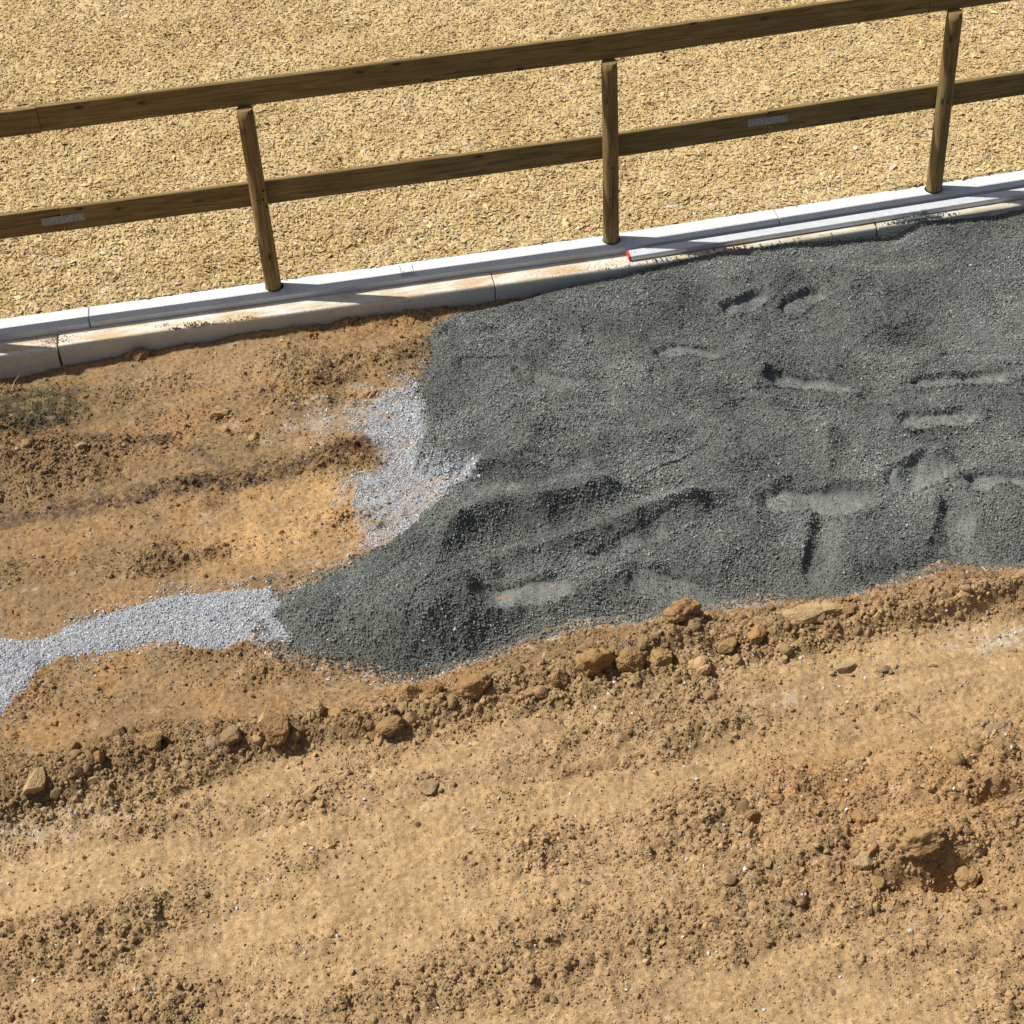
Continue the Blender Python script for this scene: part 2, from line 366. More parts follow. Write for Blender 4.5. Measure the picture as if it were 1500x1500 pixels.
def earth_mat(name, lo, hi, sc1, sc2, bs, bd):
    m, nt, b = mat(name)
    a = N(nt, 'ShaderNodeVertexColor', layer_name='Col').outputs[0]
    p = geo_pos(nt)
    n1 = tex(nt, p, sc1, 4, .65); n2 = tex(nt, p, sc2, 2, .6)
    c = mixc(nt, 1.0, a, ramp(nt, n1.outputs[0], [(.3, lo), (.7, hi)]), 'MULTIPLY')
    c = mixc(nt, 1.0, c, ramp(nt, n2.outputs[0], [(.32, .80), (.68, 1.16)]), 'MULTIPLY')
    nt.links.new(c, b.inputs['Base Color'])
    bump(nt, b, n2.outputs[0], bs, bd)
    return m
SOIL = earth_mat('dry_soil', .72, 1.22, 60, 170, .8, .006)
CRUMB = earth_mat('soil_crumb', .80, 1.15, 150, 320, .5, .003)
CHIP = earth_mat('stone_chip', .82, 1.15, 220, 420, .2, .001)
SANDM = earth_mat('riding_sand', .80, 1.18, 90, 240, .8, .005)

def gravel_sheet_mat():
    m, nt, b = mat('chipping_bed')
    a = N(nt, 'ShaderNodeVertexColor', layer_name='Col').outputs[0]
    p = geo_pos(nt)
    v = tex(nt, p, 190, kind='ShaderNodeTexVoronoi'); n = tex(nt, p, 400, 2)
    c = mixc(nt, 1.0, a, ramp(nt, v.outputs['Color'], [(.1, .62), (.9, 1.30)]), 'MULTIPLY')
    nt.links.new(c, b.inputs['Base Color'])
    bump(nt, b, v.outputs['Distance'], -.7, .004)
    return m
GBED = gravel_sheet_mat()

def concrete_mat(name, base, stain, amount, splash):
    m, nt, b = mat(name)
    b.inputs['Roughness'].default_value = .8
    g = N(nt, 'ShaderNodeNewGeometry'); p = g.outputs['Position']
    n1 = tex(nt, p, 7, 5, .6); n2 = tex(nt, p, 90, 3, .6)
    c = mixc(nt, ramp(nt, n1.outputs[0], [(.35, 0.0), (.7, 1.0)]), [x * .90 for x in base], base)
    c = mixc(nt, 1.0, c, ramp(nt, n2.outputs[0], [(.3, .90), (.7, 1.06)]), 'MULTIPLY')
    mp = N(nt, 'ShaderNodeMapping'); mp.inputs['Scale'].default_value = (2.0, 9.0, 5.0); nt.links.new(p, mp.inputs[0])
    s1 = tex(nt, mp.outputs[0], 1.6, 6, .66)
    if amount > 0:
        sp_ = N(nt, 'ShaderNodeSeparateXYZ'); nt.links.new(g.outputs['Normal'], sp_.inputs[0])
        up = ramp(nt, sp_.outputs[2], [(.5, 0.0), (.85, 1.0)])
        f = ramp(nt, s1.outputs[0], [(.455, 0.0), (.60, amount)])
        f2 = mixc(nt, 1.0, f, up, 'MULTIPLY')
        c = mixc(nt, f2, c, stain)
    if splash > 0:
        s2 = tex(nt, p, 34, 5, .72); s3 = tex(nt, p, 5, 3)
        f = mixc(nt, 1.0, ramp(nt, s2.outputs[0], [(.54, 0.0), (.66, splash)]), ramp(nt, s3.outputs[0], [(.35, .1), (.65, 1.0)]), 'MULTIPLY')
        c = mixc(nt, f, c, (.27, .16, .08))
    nt.links.new(c, b.inputs['Base Color'])
    v = tex(nt, p, 260, 2)
    bump(nt, b, v.outputs[0], .25, .0015)
    return m
KERB_CLEAN = concrete_mat('pale_concrete', (.72, .745, .755), (.4, .3, .2), 0, .28)
KERB_DIRTY = concrete_mat('stained_concrete', (.74, .72, .63), (.56, .39, .20), .80, .50)

def wood_mat():
    m, nt, b = mat('treated_timber')
    b.inputs['Roughness'].default_value = .75
    tc = N(nt, 'ShaderNodeTexCoord').outputs['UV']
    oi = N(nt, 'ShaderNodeObjectInfo')
    mp = N(nt, 'ShaderNodeMapping'); nt.links.new(tc, mp.inputs[0]); mp.inputs['Scale'].default_value = (1.2, 22, 1)
    add = N(nt, 'ShaderNodeVectorMath', operation='ADD'); nt.links.new(mp.outputs[0], add.inputs[0])
    sc_ = N(nt, 'ShaderNodeVectorMath', operation='SCALE'); nt.links.new(oi.outputs['Location'], sc_.inputs[0]); sc_.inputs['Scale'].default_value = 3.7
    nt.links.new(sc_.outputs[0], add.inputs[1])
    n1 = tex(nt, add.outputs[0], 3.0, 5, .62); n1.inputs['Distortion'].default_value = .8
    mp2 = N(nt, 'ShaderNodeMapping'); nt.links.new(tc, mp2.inputs[0]); mp2.inputs['Scale'].default_value = (3.2, 8, 1)
    add2 = N(nt, 'ShaderNodeVectorMath', operation='ADD'); nt.links.new(mp2.outputs[0], add2.inputs[0]); nt.links.new(sc_.outputs[0], add2.inputs[1])
    kn = tex(nt, add2.outputs[0], 1.0, kind='ShaderNodeTexVoronoi'); kn.voronoi_dimensions = '2D'; kn.inputs['Detail'].default_value = 0
    c = mixc(nt, ramp(nt, n1.outputs[0], [(.30, 0.0), (.68, 1.0)]), (.120, .080, .031), (.39, .275, .120))
    c = mixc(nt, mixc(nt, 1.0, ramp(nt, kn.outputs['Distance'], [(.035, .85), (.12, 0.0)]), ramp(nt, kn.outputs['Color'], [(.42, 0.0), (.60, 1.0)]), 'MULTIPLY'), c, (.026, .014, .006))
    bl = tex(nt, tc, 1.3, 3); c = mixc(nt, ramp(nt, bl.outputs[0], [(.4, 0.0), (.7, .45)]), c, (.150, .120, .050))
    nt.links.new(c, b.inputs['Base Color'])
    bump(nt, b, n1.outputs[0], .5, .002)
    return m
WOOD = wood_mat()

def metal_mat(name, col, rough_, metallic=1.0):
    m, nt, b = mat(name)
    b.inputs['Metallic'].default_value = metallic
    p = geo_pos(nt); n = tex(nt, p, 30, 4, .7)
    c = mixc(nt, ramp(nt, n.outputs[0], [(.3, 0.0), (.7, 1.0)]), [x * .82 for x in col], col)
    nt.links.new(c, b.inputs['Base Color'])
    b.inputs['Roughness'].default_value = rough_
    bump(nt, b, tex(nt, p, 200, 2).outputs[0], .1, .001)
    return m
ALU = metal_mat('brushed_aluminium', (.80, .82, .84), .50)
ALU_DULL = metal_mat('dull_aluminium', (.74, .77, .80), .5, .2)
ZINC = metal_mat('galvanised_steel', (.42, .44, .46), .45, .1)
def plain(name, col, rough_=.6, sc_=40):
    m, nt, b = mat(name)
    n = tex(nt, geo_pos(nt), sc_, 3)
    nt.links.new(mixc(nt, n.outputs[0], [x * .7 for x in col], [min(1, x * 1.25) for x in col]), b.inputs['Base Color'])
    b.inputs['Roughness'].default_value = rough_
    return m
REDP = plain('red_plastic', (.62, .085, .05), .45)
HOLE = plain('dark_hole', (.012, .010, .008), .9)
PENCIL = plain('pencil_line', (.20, .22, .25), .8)
TWIG = plain('dead_twig', (.17, .11, .06), .9, 120)
STRAW = plain('pale_root', (.50, .38, .22), .9, 120)
def clod_mat():
    m, nt, b = mat('clod_surface')
    oi = N(nt, 'ShaderNodeObjectInfo')
    p = geo_pos(nt)
    n1 = tex(nt, p, 22, 5, .65); n2 = tex(nt, p, 120, 4, .7)
    c = mixc(nt, 1.0, oi.outputs['Color'], ramp(nt, n1.outputs[0], [(.3, .62), (.7, 1.22)]), 'MULTIPLY')
    c = mixc(nt, ramp(nt, n2.outputs[0], [(.35, .15), (.68, .75)]), c, (.40, .257, .118))
    nt.links.new(c, b.inputs['Base Color'])
    bump(nt, b, n2.outputs[0], .9, .007)
    return m
CLOD = clod_mat()
def blade_mat():
    m, nt, b = mat('grass_blade')
    a = N(nt, 'ShaderNodeVertexColor', layer_name='Col').outputs[0]
    nt.links.new(a, b.inputs['Base Color'])
    return m
BLADE = blade_mat()

# ------------------------------------------------------------------ object helpers
def tag(o, label=None, cat=None, group=None, kind=None):
    if label: o['label'] = label
    if cat: o['category'] = cat
    if group: o['group'] = group
    if kind: o['kind'] = kind
    return o
def link(name, me, m=None, parent=None):
    o = bpy.data.objects.new(name, me); C.objects.link(o)
    if m: me.materials.append(m)
    if parent: o.parent = parent
    return o
def empty(name, loc):
    o = bpy.data.objects.new(name, None); C.objects.link(o); o.location = loc; o.empty_display_size = .1
    return o
def np_mesh(name, V, F, col=None, smooth=False):
    """V (n,3), F (m,k)"""
    me = bpy.data.meshes.new(name)
    k = F.shape[1]
    me.vertices.add(len(V)); me.vertices.foreach_set('co', V.astype(np.float32).ravel())
    me.loops.add(F.size); me.loops.foreach_set('vertex_index', F.astype(np.int32).ravel())
    me.polygons.add(len(F))
    me.polygons.foreach_set('loop_start', np.arange(0, F.size, k, dtype=np.int32))
    me.polygons.foreach_set('loop_total', np.full(len(F), k, np.int32))
    me.polygons.foreach_set('use_smooth', np.full(len(F), smooth))
    me.update(calc_edges=True)
    if col is not None:
        a = me.color_attributes.new('Col', 'FLOAT_COLOR', 'POINT')
        c = np.ones((len(V), 4), np.float32); c[:, :3] = col
        a.data.foreach_set('color', c.ravel())
    return me
def grid_mesh(name, xs, ys, zf, cf=None, keep=None, lift=0):
    X, Y = np.meshgrid(xs, ys)
    Z = zf(X, Y) + lift
    V = np.stack([X, Y, Z], -1).reshape(-1, 3)
    ny, nx = X.shape
    i = np.arange((ny - 1) * (nx - 1)); r, c = i // (nx - 1), i % (nx - 1)
    a = r * nx + c
    F = np.stack([a, a + 1, a + nx + 1, a + nx], 1)
    col = cf(X, Y).reshape(-1, 3) if cf else None
    if keep is not None:
        k = keep(X, Y).ravel()
        fk = k[F].any(1); F = F[fk]
        used = np.zeros(len(V), bool); used[F.ravel()] = True
        idx = np.cumsum(used) - 1
        V = V[used]; F = idx[F]
        if col is not None: col = col[used]
    return np_mesh(name, V, F, col, True)
def spread(a, b, step, lo, hi, g=1.35):
    core = np.arange(a, b + step / 2, step); L = [core[0]]; s = step
    while L[-1] > lo: s *= g; L.append(L[-1] - s)
    R = [core[-1]]; s = step
    while R[-1] < hi: s *= g; R.append(R[-1] + s)
    return np.concatenate([L[:0:-1], core, R[1:]])

OCT_V = np.array([(1, 0, 0), (-1, 0, 0), (0, 1, 0), (0, -1, 0), (0, 0, 1), (0, 0, -1)], float)
OCT_F = np.array([(0, 2, 4), (2, 1, 4), (1, 3, 4), (3, 0, 4), (2, 0, 5), (1, 2, 5), (3, 1, 5), (0, 3, 5)])
CUB_V = np.array([(-1, -1, -1), (1, -1, -1), (1, 1, -1), (-1, 1, -1), (-1, -1, 1), (1, -1, 1), (1, 1, 1), (-1, 1, 1)], float) * .72
CUB_F = np.array([(0, 2, 1), (0, 3, 2), (4, 5, 6), (4, 6, 7), (0, 1, 5), (0, 5, 4), (1, 2, 6), (1, 6, 5), (2, 3, 7), (2, 7, 6), (3, 0, 4), (3, 4, 7)])
t_ = (1 + 5 ** .5) / 2
ICO_V = np.array([(-1, t_, 0), (1, t_, 0), (-1, -t_, 0), (1, -t_, 0), (0, -1, t_), (0, 1, t_), (0, -1, -t_), (0, 1, -t_), (t_, 0, -1), (t_, 0, 1), (-t_, 0, -1), (-t_, 0, 1)]) / math.hypot(1, t_)
ICO_F = np.array([(0, 11, 5), (0, 5, 1), (0, 1, 7), (0, 7, 10), (0, 10, 11), (1, 5, 9), (5, 11, 4), (11, 10, 2), (10, 7, 6), (7, 1, 8), (3, 9, 4), (3, 4, 2), (3, 2, 6), (3, 6, 8), (3, 8, 9), (4, 9, 5), (2, 4, 11), (6, 2, 10), (8, 6, 7), (9, 8, 1)])
def _subdiv(V, F):
    V = [tuple(v) for v in V]; mid = {}; out = []
    def m(a, b):
        k = (min(a, b), max(a, b))
        if k not in mid:
            p = np.array(V[a]) + np.array(V[b]); V.append(tuple(p / np.linalg.norm(p))); mid[k] = len(V) - 1
        return mid[k]
    for a, b, c in F:
        ab, bc, ca = m(a, b), m(b, c), m(c, a)
        out += [(a, ab, ca), (b, bc, ab), (c, ca, bc), (ab, bc, ca)]
    return np.array(V), np.array(out)
IC2_V, IC2_F = _subdiv(ICO_V, ICO_F)
IC3_V, IC3_F = _subdiv(IC2_V, IC2_F)
def scatter(P, size, col, seed, tmpl='oct', flat=(.45, .9), jit=.28, up=False, wide=(.6, 1.0)):
    """many small stones as vertices and faces; size = half width"""
    rg = np.random.default_rng(seed); n = len(P)
    TV, TF = {'oct': (OCT_V, OCT_F), 'cub': (CUB_V, CUB_F), 'ico': (ICO_V, ICO_F), 'ico3': (IC3_V, IC3_F)}[tmpl]
    k = len(TV)
    if tmpl == 'ico3':                      # clods: lumpy at three scales, with a few flattened sides
        D = rg.normal(size=(n, 7, 3)); D /= np.linalg.norm(D, axis=2)[..., None]
        dots = np.einsum('kj,nmj->nmk', TV, D)
        amp = rg.uniform(-.22, .20, (n, 7, 1))
        rad = 1 + (amp * np.exp(-((1 - dots) / .28) ** 2)).sum(1) + rg.uniform(-.07, .07, (n, k))
        L = TV[None] * rad[..., None]
        for q_ in range(3):
            dn = D[:, q_]; hgt = rg.uniform(.55, .85, (n, 1))
            over = np.maximum(np.einsum('nkj,nj->nk', L, dn) - hgt, 0) * .85
            L = L - over[..., None] * dn[:, None, :]
    else:
        L = TV[None] + rg.uniform(-jit, jit, (n, k, 3))
    s = np.stack([rg.uniform(.8, 1.25, n), rg.uniform(wide[0], wide[1], n), rg.uniform(flat[0], flat[1], n)], 1) * size[:, None]
    L = L * s[:, None, :]
    if up:
        q = rg.normal(0, .22, (n, 4)); q[:, 0] = 1
        a = rg.uniform(0, 2 * np.pi, n)
        q[:, 3] = np.tan(a / 2).clip(-20, 20)
    else:
        q = rg.normal(size=(n, 4))
    q /= np.linalg.norm(q, axis=1)[:, None]
    w, x, y, z = q.T
    R = np.stack([1 - 2 * (y * y + z * z), 2 * (x * y - z * w), 2 * (x * z + y * w), 2 * (x * y + z * w), 1 - 2 * (x * x + z * z), 2 * (y * z - x * w),
                  2 * (x * z - y * w), 2 * (y * z + x * w), 1 - 2 * (x * x + y * y)], 1).reshape(n, 3, 3)
    V = np.einsum('nij,nkj->nki', R, L) + P[:, None, :]
    F = TF[None] + (np.arange(n) * k)[:, None, None]
    return V.reshape(-1, 3), F.reshape(-1, 3), np.repeat(col, k, 0)
def join(parts):
    Vs, Fs, Cs, o = [], [], [], 0
    for V, F, c in parts:
        Vs.append(V); Fs.append(F + o); Cs.append(c); o += len(V)
    return np.concatenate(Vs), np.concatenate(Fs), np.concatenate(Cs)

# ------------------------------------------------------------------ the ground
rng = np.random.default_rng(3)
xs = spread(-4.1, 3.3, .0095, -70, 70); ys = spread(-5.75, -.21, .0095, -70, -.20)
ys = ys[ys < -.19]
def soil_ground_z(X, Y):
    z = soil(X.ravel(), Y.ravel()).reshape(X.shape) - .07 * sstep(.05, .14, sdist(G_OUT, X.ravel(), Y.ravel())).reshape(X.shape)
    v = Y - BEND * np.maximum(X, 0)
    return np.where(v > -.232, np.minimum(z, -.09), z)
o = link('soil_ground', grid_mesh('soil_ground', xs, np.append(ys, [-.19, -.1]), soil_ground_z, soil_col), SOIL)
tag(o, kind='structure')

# loose crumbs and small clods lying on the soil
def scatter_soil(n, box, smin, smax, pw, dens, seed):
    rg = np.random.default_rng(seed)
    x = rg.uniform(box[0], box[1], n); y = rg.uniform(box[2], box[3], n)
    s = berm_s(x, y)
    v = y - BEND * np.maximum(x, 0)
    d = sdist(G_OUT, x, y); da = sdist(PALE_A, x, y)
    keep = (v < -.245) & (d < -.01) & (rg.uniform(0, 1, n) < dens(x, y, s)) & ((da < .01) | (rg.uniform(0, 1, n) < .04))
    x, y = x[keep], y[keep]
    size = smin + (smax - smin) * rg.uniform(0, 1, len(x)) ** pw
    z = soil(x, y) + size * rg.uniform(-.35, .35, len(x)) - np.where(size > .017, .30 * size, 0)
    col = soil_col(x, y) * rg.uniform(.78, 1.22, (len(x), 1)) * (1 + rg.normal(0, .03, (len(x), 3)))
    return np.stack([x, y, z], 1), size, np.clip(col, .01, .8)
BX = (-4.0, 3.2, -5.7, -.24)
P1 = scatter_soil(420000, BX, .003, .0085, 1.6, lambda x, y, s: np.clip(rough(x, y, s) * 1.15 - .01, .10, 1), 201)
P2 = scatter_soil(90000, BX, .007, .018, 2.0, lambda x, y, s: np.clip(.95 * rough(x, y, s) - .30 + .5 * np.exp(-((s + .03) / .14) ** 2), .02, 1), 202)
P3 = scatter_soil(22000, BX, .013, .042, 3.0, lambda x, y, s: np.clip(.62 * np.exp(-((s + .03) / .10) ** 2) + .26 * (rough(x, y, s) - .74), .004, 1), 203)
parts = [scatter(P1[0], P1[1], P1[2], 1, 'oct', (.55, .95)), scatter(P2[0], P2[1], P2[2], 2, 'ico', (.55, .9), .2), scatter(P3[0], P3[1], P3[2], 3, 'ico3', (.6, .95))]
V, F, c = join(parts)
o = link('loose_soil', np_mesh('loose_soil', V, F, c), CRUMB)
tag(o, 'tan and brown crumbs of loose dry soil', kind='stuff')

# white and grey chip flecks scattered over the soil
def flecks(n, seed):
    rg = np.random.default_rng(seed)
    x = rg.uniform(-4, 3, n); y = rg.uniform(-5.6, -.3, n)
    s = berm_s(x, y)
    cl = fbm(x, y, 4.5, 3, 301, .7)
    pr = np.clip(-.02 + .30 * np.clip(cl, 0, 1), 0, .3) * sstep(-.1, .2, s) + .010
    pr = pr + .5 * blob(x, y, 1490, 925, 0, .30, .07) + .16 * blob(x, y, 70, 1210, 0, .35, .10) + .06 * blob(x, y, 1150, 1200, 0, .6, .2) + .12 * blob(x, y, 1150, 1000, 0, .6, .12)
    dg = -sdist(G_OUT, x, y)
    pr = pr + .55 * np.exp(-(np.maximum(dg, 0) / .06) ** 2) * (y < -2.0) + .3 * blob(x, y, 500, 600, ZE, .3, .2)
    k = (rg.uniform(0, 1, n) < pr) & (dg > -.01)
    x, y = x[k], y[k]
    size = .0022 + .0075 * rg.uniform(0, 1, len(x)) ** 1.8
    z = soil(x, y) + size * .5
    g = rg.uniform(.42, .80, (len(x), 1)) * np.array([[1, 1, 1.02]])
    return np.stack([x, y, z], 1), size, g
p_, s_, c_ = flecks(60000, 31)
V, F, c = scatter(p_, s_, c_, 32, 'oct', (.4, .8))
o = link('pale_stone_flecks', np_mesh('pale_stone_flecks', V, F, c), CHIP)
tag(o, 'white and grey stone flecks strewn over the soil', kind='stuff')

# ------------------------------------------------------------------ the chippings
gx = np.concatenate([np.arange(-2.9, 3.3, .009), np.arange(3.3, 5.2, .016)]); gy = np.arange(-3.75, -.10, .009)
def g_z(X, Y):
    z, cpt, d = gravel(X.ravel(), Y.ravel())
    v = Y.ravel() - BEND * np.maximum(X.ravel(), 0)
    return np.where(v > -.238, np.minimum(z, FT - .012), z).reshape(X.shape)
FT = -.055
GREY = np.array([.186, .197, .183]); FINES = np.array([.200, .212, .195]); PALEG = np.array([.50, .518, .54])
def pale_w(x, y):
    n = .03 * perlin(x * 8, y * 8, 81) + .02 * perlin(x * 25, y * 25, 82)
    return np.maximum(sstep(-.015, .02, sdist(PALE_A, x, y) + n), sstep(-.07, .06, sdist(PALE_B, x, y) + 1.6 * n))
def g_col(X, Y):
    x, y = X.ravel(), Y.ravel()
    z, cpt, d = gravel(x, y)
    n = fbm(x, y, 3, 3, 85)
    col = mix(np.tile(GREY * .50, (len(x), 1)), FINES * .9, np.clip(cpt * 1.0, 0, 1)) * (1 + .18 * n)[:, None]  # bed darker than its chips: shade of the gaps painted into the sheet
    col = mix(col, PALEG * .7, .55 * sstep(-.07, .04, sdist(PALE_B, x, y)) * sstep(.16, .02, d))
    e = np.zeros_like(x)
    for px, py, sx, sy in ((738, 879, .040, .012), (806, 861, .040, .011), (775, 549, .035, .02), (872, 838, .03, .008)):
        e = np.maximum(e, blob(x, y, px, py, -.10, sx, sy, .12))
    col = mix(col, np.array([.40, .19, .075]), np.clip((e - .25) * 2.2, 0, .85) * np.clip(.6 + .8 * fbm(x, y, 30, 2, 88), 0, 1))
    return col.reshape(X.shape + (3,))
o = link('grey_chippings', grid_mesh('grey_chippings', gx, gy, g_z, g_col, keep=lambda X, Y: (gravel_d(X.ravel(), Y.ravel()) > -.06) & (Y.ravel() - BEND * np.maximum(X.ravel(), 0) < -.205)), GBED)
tag(o, 'smooth bed of dark grey stone chippings with boot prints', kind='stuff')

def chips(n, seed):
    rg = np.random.default_rng(seed)
    x = rg.uniform(-2.9, 3.3, n); y = rg.uniform(-3.75, -.22, n); f_ = np.arange(n) >= 540000; x = np.where(f_, 3.3 + (x + 2.9) / 6.2 * 1.9, x)
    z, cpt, d = gravel(x, y)
    v = y - BEND * np.maximum(x, 0)
    edge = np.clip(.5 + .9 * fbm(x, y, 14, 2, 95), .1, 1)
    pr = np.where(d > 0, 1 - .22 * sstep(.2, .75, cpt), np.exp(-(d / .04) ** 2) * .6 * edge + np.exp(-(d / .10) ** 2) * .06)
    k = (rg.uniform(0, 1, n) < pr) & (v < -.24)
    x, y, z, cpt, d = x[k], y[k], z[k], cpt[k], d[k]
    m = len(x)
    coarse = np.clip(.5 + .8 * fbm(x, y, 2.5, 2, 96), 0, 1)
    size = np.clip(rg.lognormal(math.log(.0049), .27, m), .0026, .0105) * (.85 + .3 * coarse) * (1 - .40 * cpt)
    zs = soil(x, y) - .07 * sstep(.05, .14, d)
    zz = np.maximum(z, np.where(d < .30, zs, -9)) + size * (rg.uniform(-.35, .95, m) * (1 - .6 * cpt))
    tone = rg.lognormal(0, .26, (m, 1))
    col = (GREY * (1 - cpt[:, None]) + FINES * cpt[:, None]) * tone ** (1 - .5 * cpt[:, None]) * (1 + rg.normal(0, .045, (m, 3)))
    damp = np.clip(1 + .42 * fbm(x, y, 1.8, 3, 191, .6), .62, 1.35)[:, None]; col = col * damp
    dust = (np.clip(.55 * fbm(x, y, 2.4, 3, 193, .6) - .08, 0, .5) + .35 * np.exp(-(np.maximum(d, 0) / .08) ** 2))[:, None] * rg.uniform(0, 1, (m, 1))
    col = col * (1 - dust * .5) + np.array([.30, .24, .16]) * dust * .5
    w = np.where(rg.uniform(0, 1, m) < .003, 1, 0)[:, None]
    col = col * (1 - w) + w * rg.uniform(.4, .7, (m, 1))
    pb = (sstep(-.05, .07, sdist(PALE_B, x, y) + .03 * perlin(x * 12, y * 12, 97)) * sstep(.14, .02, d + .04 * perlin(x * 9, y * 9, 98)) > rg.uniform(0.05, 1, m))[:, None]
    col = np.where(pb, PALEG * rg.lognormal(0, .25, (m, 1)), col)
    return np.stack([x, y, zz], 1), size, np.clip(col, .02, .85)
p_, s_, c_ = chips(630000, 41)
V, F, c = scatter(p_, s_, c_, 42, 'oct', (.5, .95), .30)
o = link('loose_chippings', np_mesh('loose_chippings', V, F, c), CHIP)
tag(o, 'angular dark grey chippings covering the bed', kind='stuff')

def pale_chips(n, seed):
    rg = np.random.default_rng(seed)
    x = rg.uniform(-4.1, -.8, n); y = rg.uniform(-3.6, -.3, n)
    dA = sdist(PALE_A, x, y) + .022 * perlin(x * 9, y * 9, 181) + .014 * perlin(x * 26, y * 26, 182)
    dB = sdist(PALE_B, x, y) + .035 * perlin(x * 9, y * 9, 183) + .02 * perlin(x * 26, y * 26, 184)
    dg = gravel_d(x, y)
    patch = np.clip(.35 + 1.2 * fbm(x, y, 7, 3, 185), 0, 1)
    pr = np.maximum(np.where(dA > 0, .95, np.exp(-(dA / .06) ** 2) * .4 * (.3 + patch)), np.where(dB > 0, .9 + .1 * patch, np.exp(-(dB / .12) ** 2) * .7 * patch))
    pr = np.maximum(pr, .5 * patch * blob(x, y, 505, 600, ZE, .22, .10)) ; pr = np.maximum(pr, .45 * patch * blob(x, y, 605, 522, ZE, .10, .10)); pr = np.maximum(pr, .3 * patch * blob(x, y, 0, 862, ZE, .08, .05))
    k = (rg.uniform(0, 1, n) < pr) & (dg < .13)
    x, y, dA = x[k], y[k], dA[k]; m = len(x)
    size = np.clip(rg.lognormal(math.log(.0041), .32, m), .0018, .010)
    z = soil(x, y, True) * .5 + .5 * soil(x, y, False) + .013 * sstep(-.01, .05, dA) + size * rg.uniform(-.1, .6, m)
    col = PALEG * rg.lognormal(-.03, .20, (m, 1)) * (1 + rg.normal(0, .02, (m, 3)))
    return np.stack([x, y, z], 1), size, np.clip(col, .05, .85)
p_, s_, c_ = pale_chips(400000, 51)
V, F, c = scatter(p_, s_, c_, 52, 'oct', (.5, .95), .30)
def pz(X, Y):
    x, y = X.ravel(), Y.ravel()
    d = sdist(PALE_A, x, y) + .022 * perlin(x * 9, y * 9, 181) + .014 * perlin(x * 26, y * 26, 182)
    z1 = soil(x, y, False)
    return (np.where(d > -.03, .5 * soil(x, y) + .5 * z1, z1 - .05) + (.013 * sstep(-.01, .05, d) - .018 * sstep(.01, -.02, d))).reshape(X.shape)
o = link('pale_chippings', grid_mesh('pale_chippings', np.arange(-4.1, -2.0, .011), np.arange(-3.45, -2.2, .011), pz,
         lambda X, Y: np.tile(PALEG * .55, X.shape + (1,)), keep=lambda X, Y: sdist(PALE_A, X.ravel(), Y.ravel()) > -.05), GBED)  # sheet colour lowered to paint the shade between the pale stones
tag(o, 'strip of pale grey gravel in the bottom of the trench', kind='stuff')
o = link('loose_pale_chippings', np_mesh('loose_pale_chippings', V, F, c), CHIP)
tag(o, 'light grey stone chippings thinly spread beside the dark bed', kind='stuff')

# ------------------------------------------------------------------ the riding arena behind the kerb
def sand_z(X, Y):
    x, y = X.ravel(), Y.ravel(); m = np.maximum(x, 0); v = y - BEND * m
    far = np.clip(1 - (np.maximum(np.abs(x) - 5, 0) + np.maximum(y - 6, 0)) / 3, 0, 1)
    z = -.012 + RISE * m * np.clip(1 - (x - 6) / 40, 0, 1) + .016 * fbm(x, y, 1.6, 3, 121) + .010 * fbm(x * .6, y * 2.2, 2.2, 2, 122) - .010 * sstep(.5, .05, v)
    z = z + far * (.010 * fbm(x, y, 7, 3, 123, .6) + .014 * lumps(x + .01 * perlin(x * 25, y * 25, 1), y, 26, 125) * np.clip(.6 + fbm(x, y, 4, 2, 127), .2, 1) + .010 * lumps(x, y, 55, 128))
    return np.where(v < .045, -.2, z).reshape(X.shape)
SAND = np.array([.60, .455, .235])
def sand_col(X, Y):
    x, y = X.ravel(), Y.ravel()
    n1 = fbm(x, y, 1.3, 4, 131, .6); n2 = fbm(x, y, 9, 3, 133, .6)
    col = mix(np.tile(SAND, (len(x), 1)), np.array([.52, .375, .175]), np.clip(.25 + .9 * n1 + .5 * n2, 0, 1) * .6)
    col = mix(col, np.array([.66, .52, .30]), np.clip(.1 - .8 * n1 + .7 * n2, 0, 1) * .5)
    return col.reshape(X.shape + (3,))
o = link('arena_sand', grid_mesh('arena_sand', spread(-4.4, 4.3, .014, -70, 70), np.concatenate([[.0, .02], spread(.036, 5.1, .014, .036, 70)]), sand_z, sand_col), SANDM)
tag(o, kind='structure')
def sand_bits(n, seed):
    rg = np.random.default_rng(seed)
    y = .05 + 5.0 * rg.uniform(0, 1, n) ** 1.25; x = rg.uniform(-4.1, 4.0, n)
    v = y - BEND * np.maximum(x, 0)
    k = (v > .052) & (rg.uniform(0, 1, n) < np.clip(.75 + .6 * fbm(x, y, 5, 2, 141), .25, 1))
    x, y = x[k], y[k]; m = len(x)
    size = np.clip(rg.lognormal(math.log(.0075), .35, m), .003, .019)
    z = sand_z(x[None], y[None]).ravel() + size * rg.uniform(-.2, .5, m)
    col = sand_col(x[None], y[None]).reshape(-1, 3) * rg.lognormal(.02, .14, (m, 1))
    return np.stack([x, y, z], 1), size, np.clip(col, .03, .85)
p_, s_, c_ = sand_bits(130000, 61)
A = scatter(p_, s_, c_, 62, 'oct', (.5, .95), .3)
V, F, c = A
o = link('sand_crumbs', np_mesh('sand_crumbs', V, F, c), CHIP)
tag(o, 'yellow sand crumbs covering the riding arena', kind='stuff')
